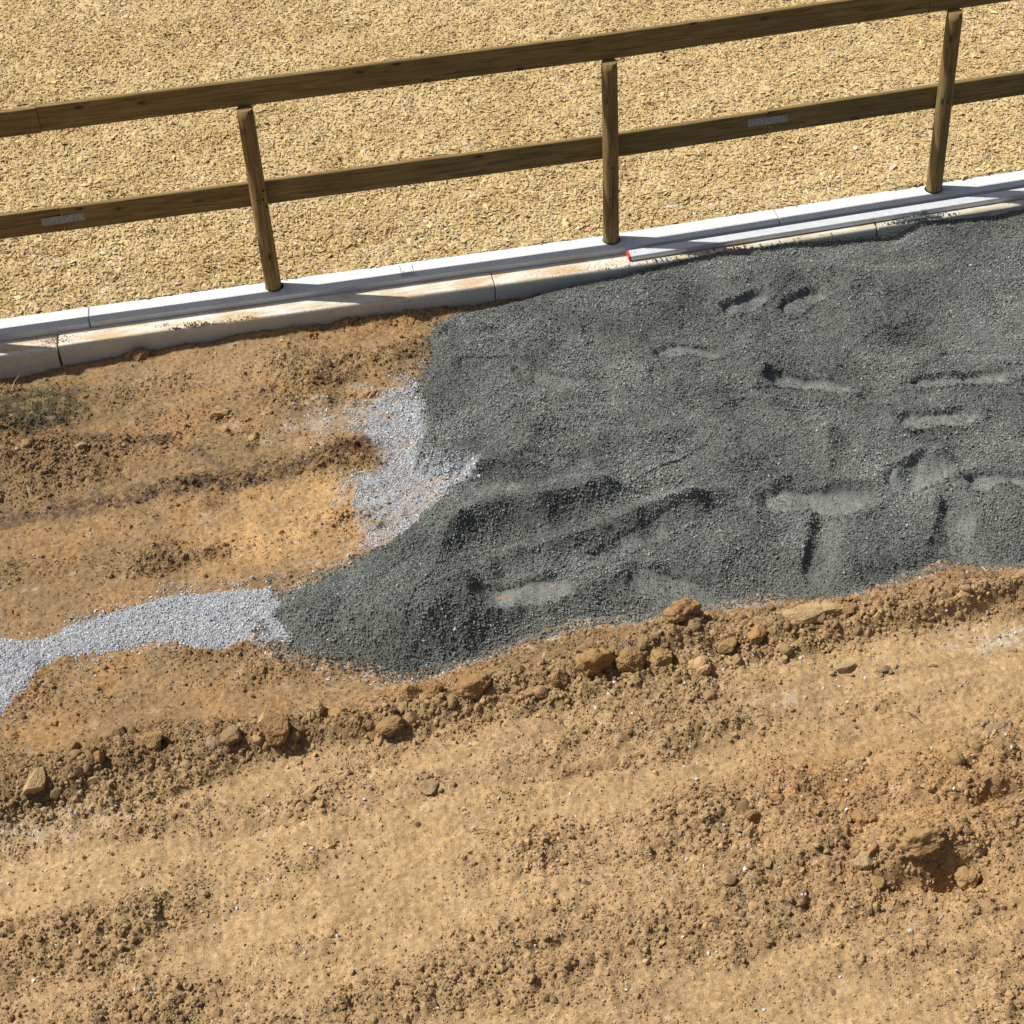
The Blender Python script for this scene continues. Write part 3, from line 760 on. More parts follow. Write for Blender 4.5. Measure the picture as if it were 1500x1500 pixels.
def felt(n, seed, straw=False):
    rg = np.random.default_rng(seed)
    y = .06 + 5.0 * rg.uniform(0, 1, n) ** 1.4; x = rg.uniform(-4.1, 4.0, n)
    cl = fbm(x, y, 3.2, 3, 151, .65)
    v = y - BEND * np.maximum(x, 0)
    k = (v > .06) & (rg.uniform(0, 1, n) < np.clip(.10 + .55 * cl + .25 * sstep(1.3, .3, v), .03, 1))
    if straw: k = (v > .055) & (rg.uniform(0, 1, n) < np.clip(.8 + .7 * fbm(x, y, 4, 2, 153), .3, 1))
    x, y = x[k], y[k]; m = len(x)
    size = np.clip(rg.lognormal(math.log(.0085), .42, m), .0035, .026)
    z = sand_z(x[None], y[None]).ravel() + .006
    col = np.array([.70, .625, .49]) * rg.uniform(.65, 1.1, (m, 1)) * (1 + rg.normal(0, .03, (m, 3)))
    if straw: col = sand_col(x[None], y[None]).reshape(-1, 3) * rg.lognormal(.0, .15, (m, 1)) * (1 + rg.normal(0, .03, (m, 3)))
    return np.stack([x, y, z], 1), size, np.clip(col, .1, .88)
p_, s_, c_ = felt(26000, 71)
q_, t2, d_ = felt(170000, 75, True); t2 = t2 * 1.25
V, F, c = join([scatter(p_, s_, c_, 72, 'oct', (.12, .30), .35, up=True), scatter(q_, t2, d_, 76, 'oct', (.14, .35), .30, up=True, wide=(.28, .75))])
o = link('felt_flakes', np_mesh('felt_flakes', V, F, c), CHIP)
tag(o, 'white felt flakes mixed into the yellow arena sand', kind='stuff')

# ------------------------------------------------------------------ kerbs
def prism(name, prof, x0, x1, m, parent=None, step=.03, wob=.0012, seed=0, ends=True, smooth=True, shear_on=True):
    """profile (y, z) drawn along x"""
    n = max(2, int((x1 - x0) / step) + 1)
    xs_ = np.linspace(x0, x1, n); pr = np.array(prof); k = len(pr)
    V = np.zeros((n, k, 3))
    for i, x in enumerate(xs_):
        V[i, :, 0] = x; V[i, :, 1] = pr[:, 0]; V[i, :, 2] = pr[:, 1]
    w = perlin(V[..., 0] * 6, V[..., 1] * 30 + V[..., 2] * 41 + seed, seed) * wob
    V[..., 1] += w; V[..., 2] += w * .7
    for e, sgn in ((0, 1), (n - 1, -1)):                      # slightly rounded ends
        c0 = pr.mean(0)
        V[e, :, 1] = c0[0] + (V[e, :, 1] - c0[0]) * .965; V[e, :, 2] = c0[1] + (V[e, :, 2] - c0[1]) * .985
        V[e + sgn, :, 0] = V[e, :, 0] + sgn * .006
    if shear_on:
        X, Y, Z = shear(V[..., 0], V[..., 1], V[..., 2]); V = np.stack([X, Y, Z], -1)
    bm = bmesh.new()
    vs = [[bm.verts.new(V[i, j]) for j in range(k)] for i in range(n)]
    for i in range(n - 1):
        for j in range(k):
            f = bm.faces.new((vs[i][j], vs[i + 1][j], vs[i + 1][(j + 1) % k], vs[i][(j + 1) % k])); f.smooth = False
    bm.faces.new(vs[0]); bm.faces.new(vs[-1][::-1])
    bmesh.ops.recalc_face_normals(bm, faces=bm.faces)
    me = bpy.data.meshes.new(name); bm.to_mesh(me); bm.free()
    return link(name, me, m, parent)

BACK = [(.058, -.40), (.058, -.006), (.052, 0), (-.043, 0), (-.046, -.0008), (-.082, -.0165), (-.0845, -.0185), (-.086, -.022), (-.086, -.40)]
lab_b = ['clean pale concrete kerb at far left, left of the dark open joint behind the fence post foot line',
         'long clean pale concrete kerb carrying the left and middle fence posts',
         'clean pale concrete kerb carrying the right fence post beside the aluminium bar']
lab_b[0] = 'short visible end of clean pale concrete kerb left of the open joint'
for (a, b), lb in zip(((-7.15, -3.071), (-3.064, 1.014), (1.020, 5.3)), lab_b):
    o = prism('concrete_kerb', BACK, a, b, KERB_CLEAN, seed=int(a * 10) + 90)
    tag(o, lb, 'kerb', 'clean upper kerbs under the fence')
    if a < -3 < b or (a > -3.1 and b < 2):
        bm = bmesh.new()
        for i in range(8):
            x = -1.262 + i * .010 + random.uniform(-.002, .002); y0 = random.uniform(-.045, -.02) if i not in (0, 7) else .03
            y1 = -.043
            v = [bm.verts.new(p) for p in ((x, y0, .0022), (x + .0028, y0, .0022), (x + .0045, y1, .0022), (x + .0015, y1, .0022))]
            bm.faces.new(v)
            v = [bm.verts.new(p) for p in ((x + .0015, -.0465, .0012), (x + .0045, -.0465, .0012), (x + .007, -.076, -.0125), (x + .003, -.076, -.0125))]
            bm.faces.new(v)
        me = bpy.data.meshes.new('pencil_mark'); bm.to_mesh(me); bm.free()
        link('pencil_mark', me, PENCIL, o)
FT = -.055
FRONT = [(-.0895, -.42), (-.0895, FT), (-.214, FT), (-.220, FT - .001), (-.229, FT - .006), (-.233, FT - .012), (-.2345, FT - .020), (-.235, -.42)]
lab_f = ['sand-stained concrete kerb at far left, darkened by soil at its end', 'long sand-stained concrete kerb beside the bare soil bed',
         'stained concrete kerb under the red end of the aluminium bar', 'stained concrete kerb at far right half buried in grey chippings']
for i, ((a, b), lb) in enumerate(zip(((-6.0, -3.262), (-3.248, -.744), (-.738, 1.568), (1.580, 5.3)), lab_f)):
    o = prism('edging_kerb', FRONT, a, b, KERB_DIRTY, seed=int(a * 10) + 190, wob=.0022)
    o.location.z = (-.006, 0.002, 0, .001)[i]; o.location.y = (-.003, 0, 0, 0)[i]
    tag(o, lb, 'kerb', 'stained lower kerbs')
def spill(px, py, n, sx, sy, seed, col, smax=.006):
    rg = np.random.default_rng(seed); c = at(px, py, -.05)
    x = c[0] + rg.normal(0, sx, n); y = c[1] + rg.normal(0, sy, n) + (x - c[0]) * BEND
    v = y - BEND * np.maximum(x, 0)
    k = (v < -.094) & (v > -.228); x, y = x[k], y[k]
    size = rg.uniform(.002, smax, len(x))
    z = FT + RISE * np.maximum(x, 0) + size * .6 + .012 * np.exp(-((x - c[0]) / sx) ** 2 * 1.5) * rg.uniform(0, 1, len(x)) * (smax > .005)
    return np.stack([x, y, z], 1), size, np.array(col) * rg.lognormal(0, .25, (len(x), 1))
sp_parts = []
for i, (px, py, n, sx, sy, cl, sm) in enumerate(((285, 478, 160, .07, .02, (.34, .20, .09), .009), (240, 476, 25, .03, .012, (.30, .17, .08), .006), (330, 470, 40, .05, .015, (.36, .22, .1), .006),
        (363, 465, 30, .03, .01, (.34, .2, .09), .006), (80, 497, 220, .06, .03, (.34, .2, .09), .005), (430, 455, 120, .2, .03, (.42, .27, .12), .003), (640, 425, 160, .2, .03, (.45, .28, .12), .003), (880, 390, 300, .2, .03, (.45, .28, .12), .003))):
    P, S, Cc = spill(px, py, n, sx, sy, 400 + i, cl, sm); sp_parts.append(scatter(P, S, Cc, 500 + i, 'oct'))
V, F, c = join(sp_parts)
o = link('spilt_soil', np_mesh('spilt_soil', V, F, c), CRUMB); tag(o, 'small crumbs of sandy soil spilt along the lower kerb top', kind='stuff')
sp_parts = []
for i, (px, py, n, sx, sy) in enumerate(((1030, 378, 1500, .20, .022), (1090, 369, 900, .12, .018), (1345, 325, 900, .09, .02), (965, 385, 300, .16, .02), (1185, 353, 60, .1, .015))):
    P, S, Cc = spill(px, py, n, sx, sy, 600 + i, GREY, .0085); sp_parts.append(scatter(P, S, Cc, 700 + i, 'oct'))
V, F, c = join(sp_parts)
o = link('spilt_chippings', np_mesh('spilt_chippings', V, F, c), CHIP); tag(o, 'grey chippings spilt onto the lower kerb under the aluminium bar', kind='stuff')

# ------------------------------------------------------------------ fence
def set_uv(me, fn):
    uv = me.uv_layers.new(name='UVMap')
    for l in me.loops:
        uv.data[l.index].uv = fn(me.vertices[l.vertex_index].co)
fence = empty('wooden_fence', (0, 0, 0))
tag(fence, 'brown timber post and rail fence along the edge of the sand arena', 'fence')
RAIL_Y0, RAIL_Y1 = .0405, .0705
ZU = at_y(0, 203, .016)[2]
holes = {-2.0: [(-.012, .60), (.020, .598), (.028, .650), (.033, .545)], 0.0: [(.004, .505), (-.012, .30)], 2.0: [(.0, .60)]}
for pxm in (-4.0, -2.0, 0.0, 2.0, 4.0):
    bx, by, bz = shear(pxm, -.006, 0.0)
    bm = bmesh.new(); nseg, nh = 28, 26; zt = ZU + .002
    rings = []
    for h in range(nh + 1):
        z = -.05 + (zt + .05) * h / nh
        r = .0475 - .0022 * z; ring = []
        for k in range(nseg):
            a = 2 * math.pi * k / nseg
            rr = r * (1 + .035 * mnoise.noise(Vector((math.cos(a) * 1.2 + pxm * 3, math.sin(a) * 1.2, z * 2.2))))
            if h == nh: rr *= .94
            ring.append(bm.verts.new((math.cos(a) * rr + .004 * math.sin(z * 2 + pxm), math.sin(a) * rr, z + (.004 if h == nh else 0))))
        rings.append(ring)
    uvl = bm.loops.layers.uv.new('UVMap')
    for h in range(nh):
        for k in range(nseg):
            f = bm.faces.new((rings[h][k], rings[h][(k + 1) % nseg], rings[h + 1][(k + 1) % nseg], rings[h + 1][k])); f.smooth = True
            for l, (kk, hh) in zip(f.loops, ((k, h), (k + 1, h), (k + 1, h + 1), (k, h + 1))): l[uvl].uv = (hh * .053, kk / nseg * .30)
    f = bm.faces.new(rings[-1])
    for l in f.loops: l[uvl].uv = (l.vert.co.x * 2, l.vert.co.y * 2)
    me = bpy.data.meshes.new('post'); bm.to_mesh(me); bm.free()
    post = link('post', me, WOOD, fence); post.location = (bx, by, bz)
    # dark gap ring where the post stands in its socket
    bm = bmesh.new(); ra, rb = [], []
    for k in range(36):
        a = 2 * math.pi * k / 36
        ra.append(bm.verts.new((math.cos(a) * .040, math.sin(a) * .040, .0025))); rb.append(bm.verts.new((math.cos(a) * .0535 + .001, math.sin(a) * .0525 - .0015, .0025)))
    for k in range(36): bm.faces.new((ra[k], rb[k], rb[(k + 1) % 36], ra[(k + 1) % 36]))
    me = bpy.data.meshes.new('socket_gap'); bm.to_mesh(me); bm.free()
    g = link('socket_gap', me, HOLE, post)
    for (hx, hz) in holes.get(pxm, ()):
        bm = bmesh.new()
        bmesh.ops.create_cone(bm, cap_ends=True, segments=12, radius1=.0048, radius2=.0048, depth=.006, matrix=Matrix.Translation((hx, -math.sqrt(max(0, .0465 ** 2 - hx * hx)) - .000, hz)) @ Matrix.Rotation(math.pi / 2, 4, 'X'))
        me = bpy.data.meshes.new('screw_hole'); bm.to_mesh(me); bm.free()
        link('screw_hole', me, HOLE, post)

def rail(x0, x1, zb, h, tilt=0.0, yo=0.0, seed=0):
    bm = bmesh.new(); n = max(3, int((x1 - x0) / .05)); uvl = bm.loops.layers.uv.new('UVMap')
    b_ = .004
    prof = [(RAIL_Y0, zb + b_), (RAIL_Y0, zb + h - b_), (RAIL_Y0 + b_, zb + h), (RAIL_Y1 - b_, zb + h), (RAIL_Y1, zb + h - b_), (RAIL_Y1, zb + b_), (RAIL_Y1 - b_, zb), (RAIL_Y0 + b_, zb)]
    vs = []
    for i in range(n + 1):
        x = x0 + (x1 - x0) * i / n; row = []
        for j, (y, z) in enumerate(prof):
            w = .0018 * mnoise.noise(Vector((x * 2.2, j * 1.7, seed)))
            X, Y, Z = shear(x, y + yo + w, z + w + tilt * (x - x0))
            row.append(bm.verts.new((X, float(Y), float(Z))))
        vs.append(row)
    k = len(prof); off = [0, .145, .151, .18, .186, .33, .336, .37, .376]
    for i in range(n):
        for j in range(k):
            f = bm.faces.new((vs[i][j], vs[i + 1][j], vs[i + 1][(j + 1) % k], vs[i][(j + 1) % k]))
            for l, (ii, jj) in zip(f.loops, ((i, j), (i + 1, j), (i + 1, j + 1), (i, j + 1))): l[uvl].uv = (x0 + (x1 - x0) * ii / n, off[jj] + seed * .37)
    bm.faces.new(vs[0]); bm.faces.new(vs[-1][::-1])
    bmesh.ops.recalc_face_normals(bm, faces=bm.faces)
    me = bpy.data.meshes.new('rail'); bm.to_mesh(me); bm.free()
    r = link('rail', me, WOOD, fence)
    return r
j1 = at_y(91, 322, RAIL_Y0)[0]; j2 = at_y(1125, 170, RAIL_Y0 + .015)[0]; j3 = at_y(60, 185, RAIL_Y0)[0]
ZL, HL = .515, .147
ra = rail(-6.0, j1 - .0025, ZL - .001, HL + .001, .001, .002, 1)
rb = rail(j1 + .0025, j2 - .002, ZL, HL, 0, 0, 2)
rc = rail(j2 + .002, 5.5, ZL + .002, HL, 0, .002, 3)
UO = -.0245
rail(-6.0, j3 - .002, ZU, HL, 0, UO + .001, 4)
rail(j3 + .002, j2 + .9, ZU + .006, HL, 0, UO, 5)
rail(j2 + .904, 5.5, ZU + .004, HL, 0, UO + .001, 6)
def nail_plate(x, zc, parent, w=.235, h=.046, tilt=0.0):
    bm = bmesh.new()
    bmesh.ops.create_cube(bm, size=1, matrix=Matrix.Translation((0, 0, 0)) @ Matrix.Diagonal((w, .0016, h, 1)))
    bmesh.ops.bevel(bm, geom=bm.edges[:], offset=.0006, segments=1, affect='EDGES')
    me = bpy.data.meshes.new('nail_plate'); bm.to_mesh(me); bm.free()
    X, Y, Z = shear(x, RAIL_Y0 - .0022, zc)
    p = link('nail_plate', me, ZINC, parent); p.location = (X, float(Y), float(Z)); p.rotation_euler.y = -tilt
    bm = bmesh.new()
    for r_ in range(3):
        for q in range(9):
            hx = -w / 2 + .016 + q * (w - .032) / 8 + (.006 if r_ == 1 else 0); hz = (r_ - 1) * .0145
            if (q * 7 + r_ * 5) % 4 == 0: continue
            bmesh.ops.create_cone(bm, cap_ends=True, segments=8, radius1=.0028, radius2=.0028, depth=.0022, matrix=Matrix.Translation((hx, -.0007, hz)) @ Matrix.Rotation(math.pi / 2, 4, 'X'))
    for v in bm.verts: v.co = Matrix.Rotation(-tilt, 4, 'Y') @ v.co + Vector((X, float(Y), float(Z)))
    me = bpy.data.meshes.new('nail_holes'); bm.to_mesh(me); bm.free()
    link('nail_holes', me, HOLE, parent)
nail_plate(at_y(92.5, 320, RAIL_Y0)[0], ZL + .078, ra, tilt=.012)
nail_plate(j2, ZL + .09, rc)

# ------------------------------------------------------------------ aluminium straight edge lying on the lower kerb
ZB = FT + .037
p0, p1 = at(917.5, 367, ZB), at(1500, 274.7, ZB + .024)
q0, q1 = at(928, 375.2, ZB), at(1500, 286, ZB + .024)
ax = Vector(p1 - p0).normalized(); wv = Vector(q0 - p0); wv = (wv - ax * wv.dot(ax)); W_ = wv.length; wv.normalize(); up = ax.cross(wv) * -1
if up.z < 0: up = -up
Lb = 4.2
def bar_box(name, a0, a1, w0, w1, h0, h1, m, parent, bev=.002):
    bm = bmesh.new()
    bmesh.ops.create_cube(bm, size=1, matrix=Matrix.Translation(((a0 + a1) / 2, (w0 + w1) / 2, (h0 + h1) / 2)) @ Matrix.Diagonal((a1 - a0, w1 - w0, h1 - h0, 1)))
    if bev: bmesh.ops.bevel(bm, geom=bm.edges[:], offset=bev, segments=2, affect='EDGES')
    me = bpy.data.meshes.new(name); bm.to_mesh(me); bm.free()
    return link(name, me, m, parent)
bar = empty('straightedge', p0)
bar.matrix_world = Matrix(((ax.x, wv.x, up.x, p0[0]), (ax.y, wv.y, up.y, p0[1]), (ax.z, wv.z, up.z, p0[2]), (0, 0, 0, 1)))
tag(bar, 'long flat aluminium straightedge with a red end cap lying on the kerb', 'straightedge')
bar_box('bar', .012, Lb, 0, W_, -.031, 0, ALU_DULL, bar)
bar_box('end_cap', -.001, .0115, -.001, W_ + .001, -.032, .001, REDP, bar, .003)
bm = bmesh.new()
bmesh.ops.create_cone(bm, cap_ends=True, segments=12, radius1=.0035, radius2=.0035, depth=.003, matrix=Matrix.Translation((.045, W_ * .45, 0)))
me = bpy.data.meshes.new('rivet'); bm.to_mesh(me); bm.free(); link('rivet', me, HOLE, bar)
pk = at(1352, 309, ZB + .012); du = Vector(pk - p0).dot(ax)
bar_box('clip', du - .020, du + .022, W_ - .006, W_ + .010, -.016, .004, ZINC, bar, .003)

# ------------------------------------------------------------------ single clods and stones
ROCKS = []
def rock(name, px, py, zpl, size, col, label, seed, cat='stone', rot=0.0, cuts=7, lumpy=.10, tilt=(0, 0), sink=.42, group=None):
    c = at(px, py, zpl); size = tuple(q * .93 for q in size); cuts += 3
    bm = bmesh.new(); bmesh.ops.create_icosphere(bm, subdivisions=5, radius=1.0)
    rd = random.Random(seed)
    planes = [(Vector((rd.gauss(0, 1), rd.gauss(0, 1), rd.gauss(0, 1))).normalized(), rd.uniform(.52, .86)) for _ in range(cuts)]
    for v in bm.verts:
        p = v.co.copy()
        for n_, d_ in planes:
            k = p.dot(n_)
            if k > d_: p -= n_ * (k - d_) * .92
        q = p * 1.0
        p += v.co * lumpy * (mnoise.noise(q * 1.7 + Vector((seed, 0, 0))) + .6 * mnoise.noise(q * 4.2 + Vector((0, seed, 0))) + .35 * mnoise.noise(q * 9.5 + Vector((0, 0, seed)))) + v.co * .035 * (mnoise.noise(q * 16 + Vector((seed, seed, 0))) + .7 * mnoise.noise(q * 31 + Vector((seed, 3, 0))))
        v.co = Vector((p.x * size[0], p.y * size[1], p.z * size[2]))
    for f in bm.faces: f.smooth = lumpy > .14
    me = bpy.data.meshes.new(name); bm.to_mesh(me); bm.free()
    ROCKS.append((c[0], c[1], size, col))
    o = link(name, me, CLOD)
    z = float(soil(np.array([c[0]]), np.array([c[1]]))[0])
    o.location = (c[0], c[1], z + size[2] * (1 - 2 * sink) * .62)
    o.rotation_euler = (tilt[0], tilt[1], rot)
    o.color = (*col, 1)
    tag(o, label, cat, group)
    return o
cT, cO, cB, cD, cP, cG = (.42, .265, .118), (.39, .215, .085), (.335, .196, .086), (.25, .155, .08), (.56, .41, .225), (.40, .305, .19)
rock('soil_clod', 872, 984, .02, (.085, .07, .085), cO, 'rounded orange-brown soil clod beside the blocky brown boulder', 1, 'clod', .3, 5, .17)
rock('boulder', 921, 978, .02, (.078, .075, .085), cB, 'blocky brown boulder with a deep shadow hollow on its left', 2, 'boulder', .5, 10, .08, (.1, .15))
rock('stone_slab', 1195, 905, .03, (.20, .075, .04), cP, 'large pale flat stone slab at the edge of the chippings', 3, 'stone', .12, 10, .07, (.1, .02))
rock('stone', 1243, 902, .03, (.04, .04, .045), cB, 'brown lump shading the right end of the pale slab', 31, 'stone', .2, 9, .1)
rock('stone', 1143, 918, .03, (.032, .03, .035), cG, 'small greyish stone at the left end of the pale slab', 32, 'stone', .9, 9, .08)
rock('boulder', 410, 1085, .0, (.085, .08, .085), cD, 'dark brown boulder casting a shadow beside pale stones on the soil bank', 5, 'boulder', .4, 10, .09, (.1, .1))
rock('soil_clod', 345, 1092, .0, (.075, .06, .055), (.22, .15, .09), 'grey-brown crumbly clod left of the dark boulder', 6, 'clod', .1, 6, .16)
rock('stone', 466, 1053, -.02, (.05, .05, .075), cP, 'pale rounded upright stone right of the dark boulder', 7, 'stone', .2, 6, .08, (.3, 0))
rock('stone', 497, 1058, -.02, (.045, .04, .05), cT, 'tan rounded stone touching the pale upright stone', 71, 'stone', .7, 6, .09)
rock('stone', 393, 1071, -.01, (.05, .045, .05), cP, 'pale tan stone leaning on the upper left of the dark boulder', 72, 'stone', .7, 9, .07)
rock('stone', 57, 1160, .0, (.075, .05, .075), cP, 'pale pointed stone beside a dark hollow at the left edge', 8, 'stone', .9, 9, .06, (.5, -.5))
rock('soil_clod', 103, 1092, -.01, (.065, .055, .06), cD, 'dark brown clod at the left end of the soil bank', 9, 'clod', .4, 8, .13)
rock('soil_clod', 138, 1098, -.01, (.05, .04, .045), cB, 'small brown clod just right of the dark left clod', 91, 'clod', .2, 7, .14)
rock('soil_clod', 172, 1082, -.02, (.075, .04, .05), (.30, .175, .095), 'long reddish-brown clod overhanging the soil bank', 10, 'clod', .3, 6, .16)
rock('stone', 195, 1078, -.02, (.035, .03, .045), cB, 'small upright brown stone beside the reddish clod', 101, 'stone', .1, 8, .10)
rock('stone', 226, 1102, 0, (.07, .05, .045), cT, 'tan capped stone in the middle of the left soil bank', 11, 'stone', .15, 7, .10)
rock('stone', 150, 1130, .0, (.03, .03, .055), cB, 'thin upright brown stone on the face of the left bank', 111, 'stone', .6, 9, .08, (.2, .2))
rock('stone', 603, 1036, -.02, (.062, .05, .05), cT, 'tan stone with a shaded right side on the middle bank', 12, 'stone', .4, 7, .09)
rock('soil_clod', 640, 1035, -.02, (.05, .045, .055), cB, 'brown clod just right of the tan stone on the middle bank', 121, 'clod', .2, 6, .14)
rock('soil_clod', 695, 1022, .0, (.10, .06, .06), cB, 'broad crumbly brown clod on the bank below the heap tip', 122, 'clod', .25, 5, .19)
rock('soil_clod', 575, 1072, .0, (.07, .045, .04), cB, 'low brown clod lying below the tan stone', 123, 'clod', .3, 6, .16)
rock('stone', 778, 1022, .02, (.045, .035, .035), cB, 'flat angular brown stone left of the orange clod', 15, 'stone', .6, 12, .04, (.2, .1))
rock('soil_clod', 820, 1000, .02, (.05, .045, .05), cB, 'brown clod standing left of the orange clod', 151, 'clod', .6, 7, .13)
rock('stone', 800, 977, .0, (.030, .026, .028), cP, 'small pale stone above the orange clod', 152, 'stone', .2, 8, .07)
rock('soil_clod', 968, 972, .02, (.075, .055, .055), cT, 'tan rounded clod right of the blocky boulder', 13, 'clod', .2, 5, .14)
rock('soil_clod', 1000, 922, .03, (.085, .06, .06), (.35, .20, .095), 'reddish crumbly lump topping the bank where it touches the chippings', 4, 'clod', .1, 4, .24, sink=.42)
rock('soil_clod', 1065, 950, .02, (.06, .04, .035), cT, 'flat tan clod between the reddish heap and the slab', 131, 'clod', .2, 7, .1)
rock('soil_clod', 1110, 938, .02, (.055, .045, .05), cO, 'orange clod under the left end of the slab', 132, 'clod', .6, 6, .15)
rock('stone', 1152, 952, .02, (.032, .028, .03), cP, 'small pale round stone below the slab', 133, 'stone', .1, 6, .07)
rock('stone', 1238, 974, .0, (.06, .035, .03), cG, 'grey flat stone in front of the slab', 18, 'stone', .1, 9, .06)
rock('stone', 1296, 978, .0, (.035, .022, .02), (.27, .225, .16), 'small dark grey stone right of the grey flat stone', 181, 'stone', .1, 9, .06)
rock('stone', 1252, 1113, .0, (.045, .032, .03), cP, 'pale oval pebble in the crumbly ground at right', 19, 'pebble', .2, 4, .05)
rock('stone', 630, 1147, .0, (.055, .045, .035), cG, 'grey stone with a dark crumb beside it in the foreground', 20, 'stone', .2, 8, .09)
rock('stone', 1458, 1063, .0, (.06, .03, .025), (.29, .25, .19), 'dark grey flat stone near the right edge', 21, 'stone', .15, 9, .06)
rock('stone', 1446, 1076, .0, (.03, .02, .018), cP, 'small pale stone in front of the dark grey flat stone', 211, 'stone', .15, 7, .06)
rock('stone', 1262, 1264, .0, (.055, .045, .045), cP, 'pale tan cobble at the left rim of the black hollow', 22, 'stone', .15, 6, .09)
rock('stone', 1284, 1293, .0, (.035, .03, .03), cT, 'small tan stone standing in the mouth of the black hollow', 221, 'stone', .3, 9, .08)
rock('soil_clod', 1352, 1240, .04, (.115, .062, .06), cT, 'large crumbly tan clod overhanging the black hollow', 23, 'clod', .1, 4, .24, sink=.42)
rock('soil_clod', 1425, 1258, .02, (.07, .06, .06), cT, 'crumbly clod at the right end of the black hollow', 231, 'clod', .5, 4, .2)
rock('soil_clod', 1262, 1192, .0, (.05, .04, .035), cO, 'small orange crumbly clod above the tan cobble', 232, 'clod', .5, 4, .2)
rock('stone', 325, 608, -.16, (.07, .032, .03), cP, 'pale angular stone lying in the bare soil bed', 16, 'stone', .35, 10, .05, (.2, .2))
rock('stone', 42, 658, -.16, (.045, .036, .036), cT, 'tan stone at the foot of the dark weedy heap', 17, 'stone', .35, 7, .08)
rock('stone', 120, 662, -.16, (.04, .025, .02), cP, 'small pale stone right of the tan stone by the weedy heap', 171, 'stone', .3, 7, .07)
rock('stone', 370, 640, -.16, (.03, .028, .03), cP, 'small pale stone at the edge of a dark hole in the soil bed', 172, 'stone', .3, 9, .07)
rock('stone', 207, 518, -.14, (.05, .035, .04), cB, 'brown clod lying against the lower kerb', 173, 'stone', .3, 7, .13)
rock('stone', 455, 488, -.13, (.025, .02, .03), cO, 'small orange stone upright at the foot of the kerb', 174, 'stone', .3, 8, .1)
rock('stone', 545, 580, -.16, (.035, .02, .02), cG, 'grey angular stone where the pale chippings meet the soil', 175, 'stone', .3, 10, .06)
rock('stone', 135, 1152, .0, (.075, .025, .02), cP, 'long pale flat stone just below the left bank', 24, 'stone', .5, 10, .05, (.2, 0))
rock('stone', 455, 1157, .0, (.075, .022, .016), cP, 'pale sliver of stone lying flat in the foreground', 25, 'stone', .6, 10, .05, (.2, 0))
rock('stone', 230, 1050, -.05, (.032, .022, .022), cB, 'small brown stone on the slope below the pale trench strip', 26, 'stone', .5, 8, .07)

# crumbs broken off round the foot of every clod
rg = np.random.default_rng(77); cx, cy, cs, cc = [], [], [], []
for x0, y0, sz, col in ROCKS:
    n = int(14 + 420 * max(sz[0], sz[1]))
    a = rg.uniform(0, 2 * np.pi, n); q = rg.uniform(.80, 1.0, n) + np.abs(rg.normal(0, .38, n))
    cx.append(x0 + np.cos(a) * q * sz[0]); cy.append(y0 + np.sin(a) * q * sz[1]); cs.append(.003 + .011 * rg.uniform(0, 1, n) ** 2.2); cc.append(np.array(col) * rg.uniform(.7, 1.1, (n, 1)))
cx, cy, cs, cc = np.concatenate(cx), np.concatenate(cy), np.concatenate(cs), np.concatenate(cc)
cc = .5 * cc + .5 * soil_col(cx, cy)
V, F, c = scatter(np.stack([cx, cy, soil(cx, cy) + cs * rg.uniform(-.2, .6, len(cx))], 1), cs, cc, 78, 'ico3', (.6, .95))
o = link('clod_crumbs', np_mesh('clod_crumbs', V, F, c), CRUMB)
tag(o, 'broken crumbs heaped round the feet of the larger clods', kind='stuff')

# ------------------------------------------------------------------ twigs and a root
def twig(name, pts, zpl, r, m, label, cat='twig', forks=()):
    def path(ps, lift=0):
        out = []
        for i, (a, b) in enumerate(ps):
            c = at(a, b, zpl); z = float(soil(np.array([c[0]]), np.array([c[1]]))[0])
            out.append(Vector((c[0], c[1], z + .012 + lift + .006 * (i % 2))))
        return out
    bm = bmesh.new()
    for ps, rr in [(pts, r)] + [(f, r * .6) for f in forks]:
        P = path(ps); prev = None
        for i, p in enumerate(P):
            d = (P[min(i + 1, len(P) - 1)] - P[max(i - 1, 0)]).normalized()
            a = d.cross(Vector((0, 0, 1))).normalized(); b = d.cross(a)
            q = rr * (1 - .6 * i / (len(P) - 1))
            ring = [bm.verts.new(p + a * math.cos(k * math.pi / 3) * q + b * math.sin(k * math.pi / 3) * q) for k in range(6)]
            if prev:
                for k in range(6): bm.faces.new((prev[k], prev[(k + 1) % 6], ring[(k + 1) % 6], ring[k]))
            else: bm.faces.new(ring)
            prev = ring
        bm.faces.new(prev)
    bmesh.ops.recalc_face_normals(bm, faces=bm.faces)
    me = bpy.data.meshes.new(name); bm.to_mesh(me); bm.free()
    o = link(name, me, m); tag(o, label, cat)
twig('twig', [(818, 1053), (823, 1059), (829, 1066)], 0, .004, TWIG, 'short dark twig sticking out of the pale foreground lane')
twig('twig', [(322, 702), (335, 700), (348, 697), (360, 695)], -.16, .006, TWIG, 'grey-brown stick lying across the bare soil bed', forks=[[(340, 699), (346, 702)]])
twig('root', [(1277, 866), (1284, 874), (1296, 880), (1308, 886), (1312, 892)], 0, .003, STRAW, 'pale fibrous root lying at the lower edge of the chippings', 'root', forks=[[(1290, 878), (1286, 886)], [(1300, 882), (1312, 883)]])
twig('twig', [(1330, 1042), (1340, 1046), (1352, 1056)], 0, .0035, TWIG, 'thin curved dark twig on the pale ground at right')
twig('root', [(690, 1212), (706, 1208), (722, 1212)], 0, .0025, TWIG, 'fine curved rootlet in the middle of the foreground', 'root')
twig('twig', [(190, 1112), (194, 1122), (196, 1132)], .02, .003, TWIG, 'small dark twig below the tan capped stone')

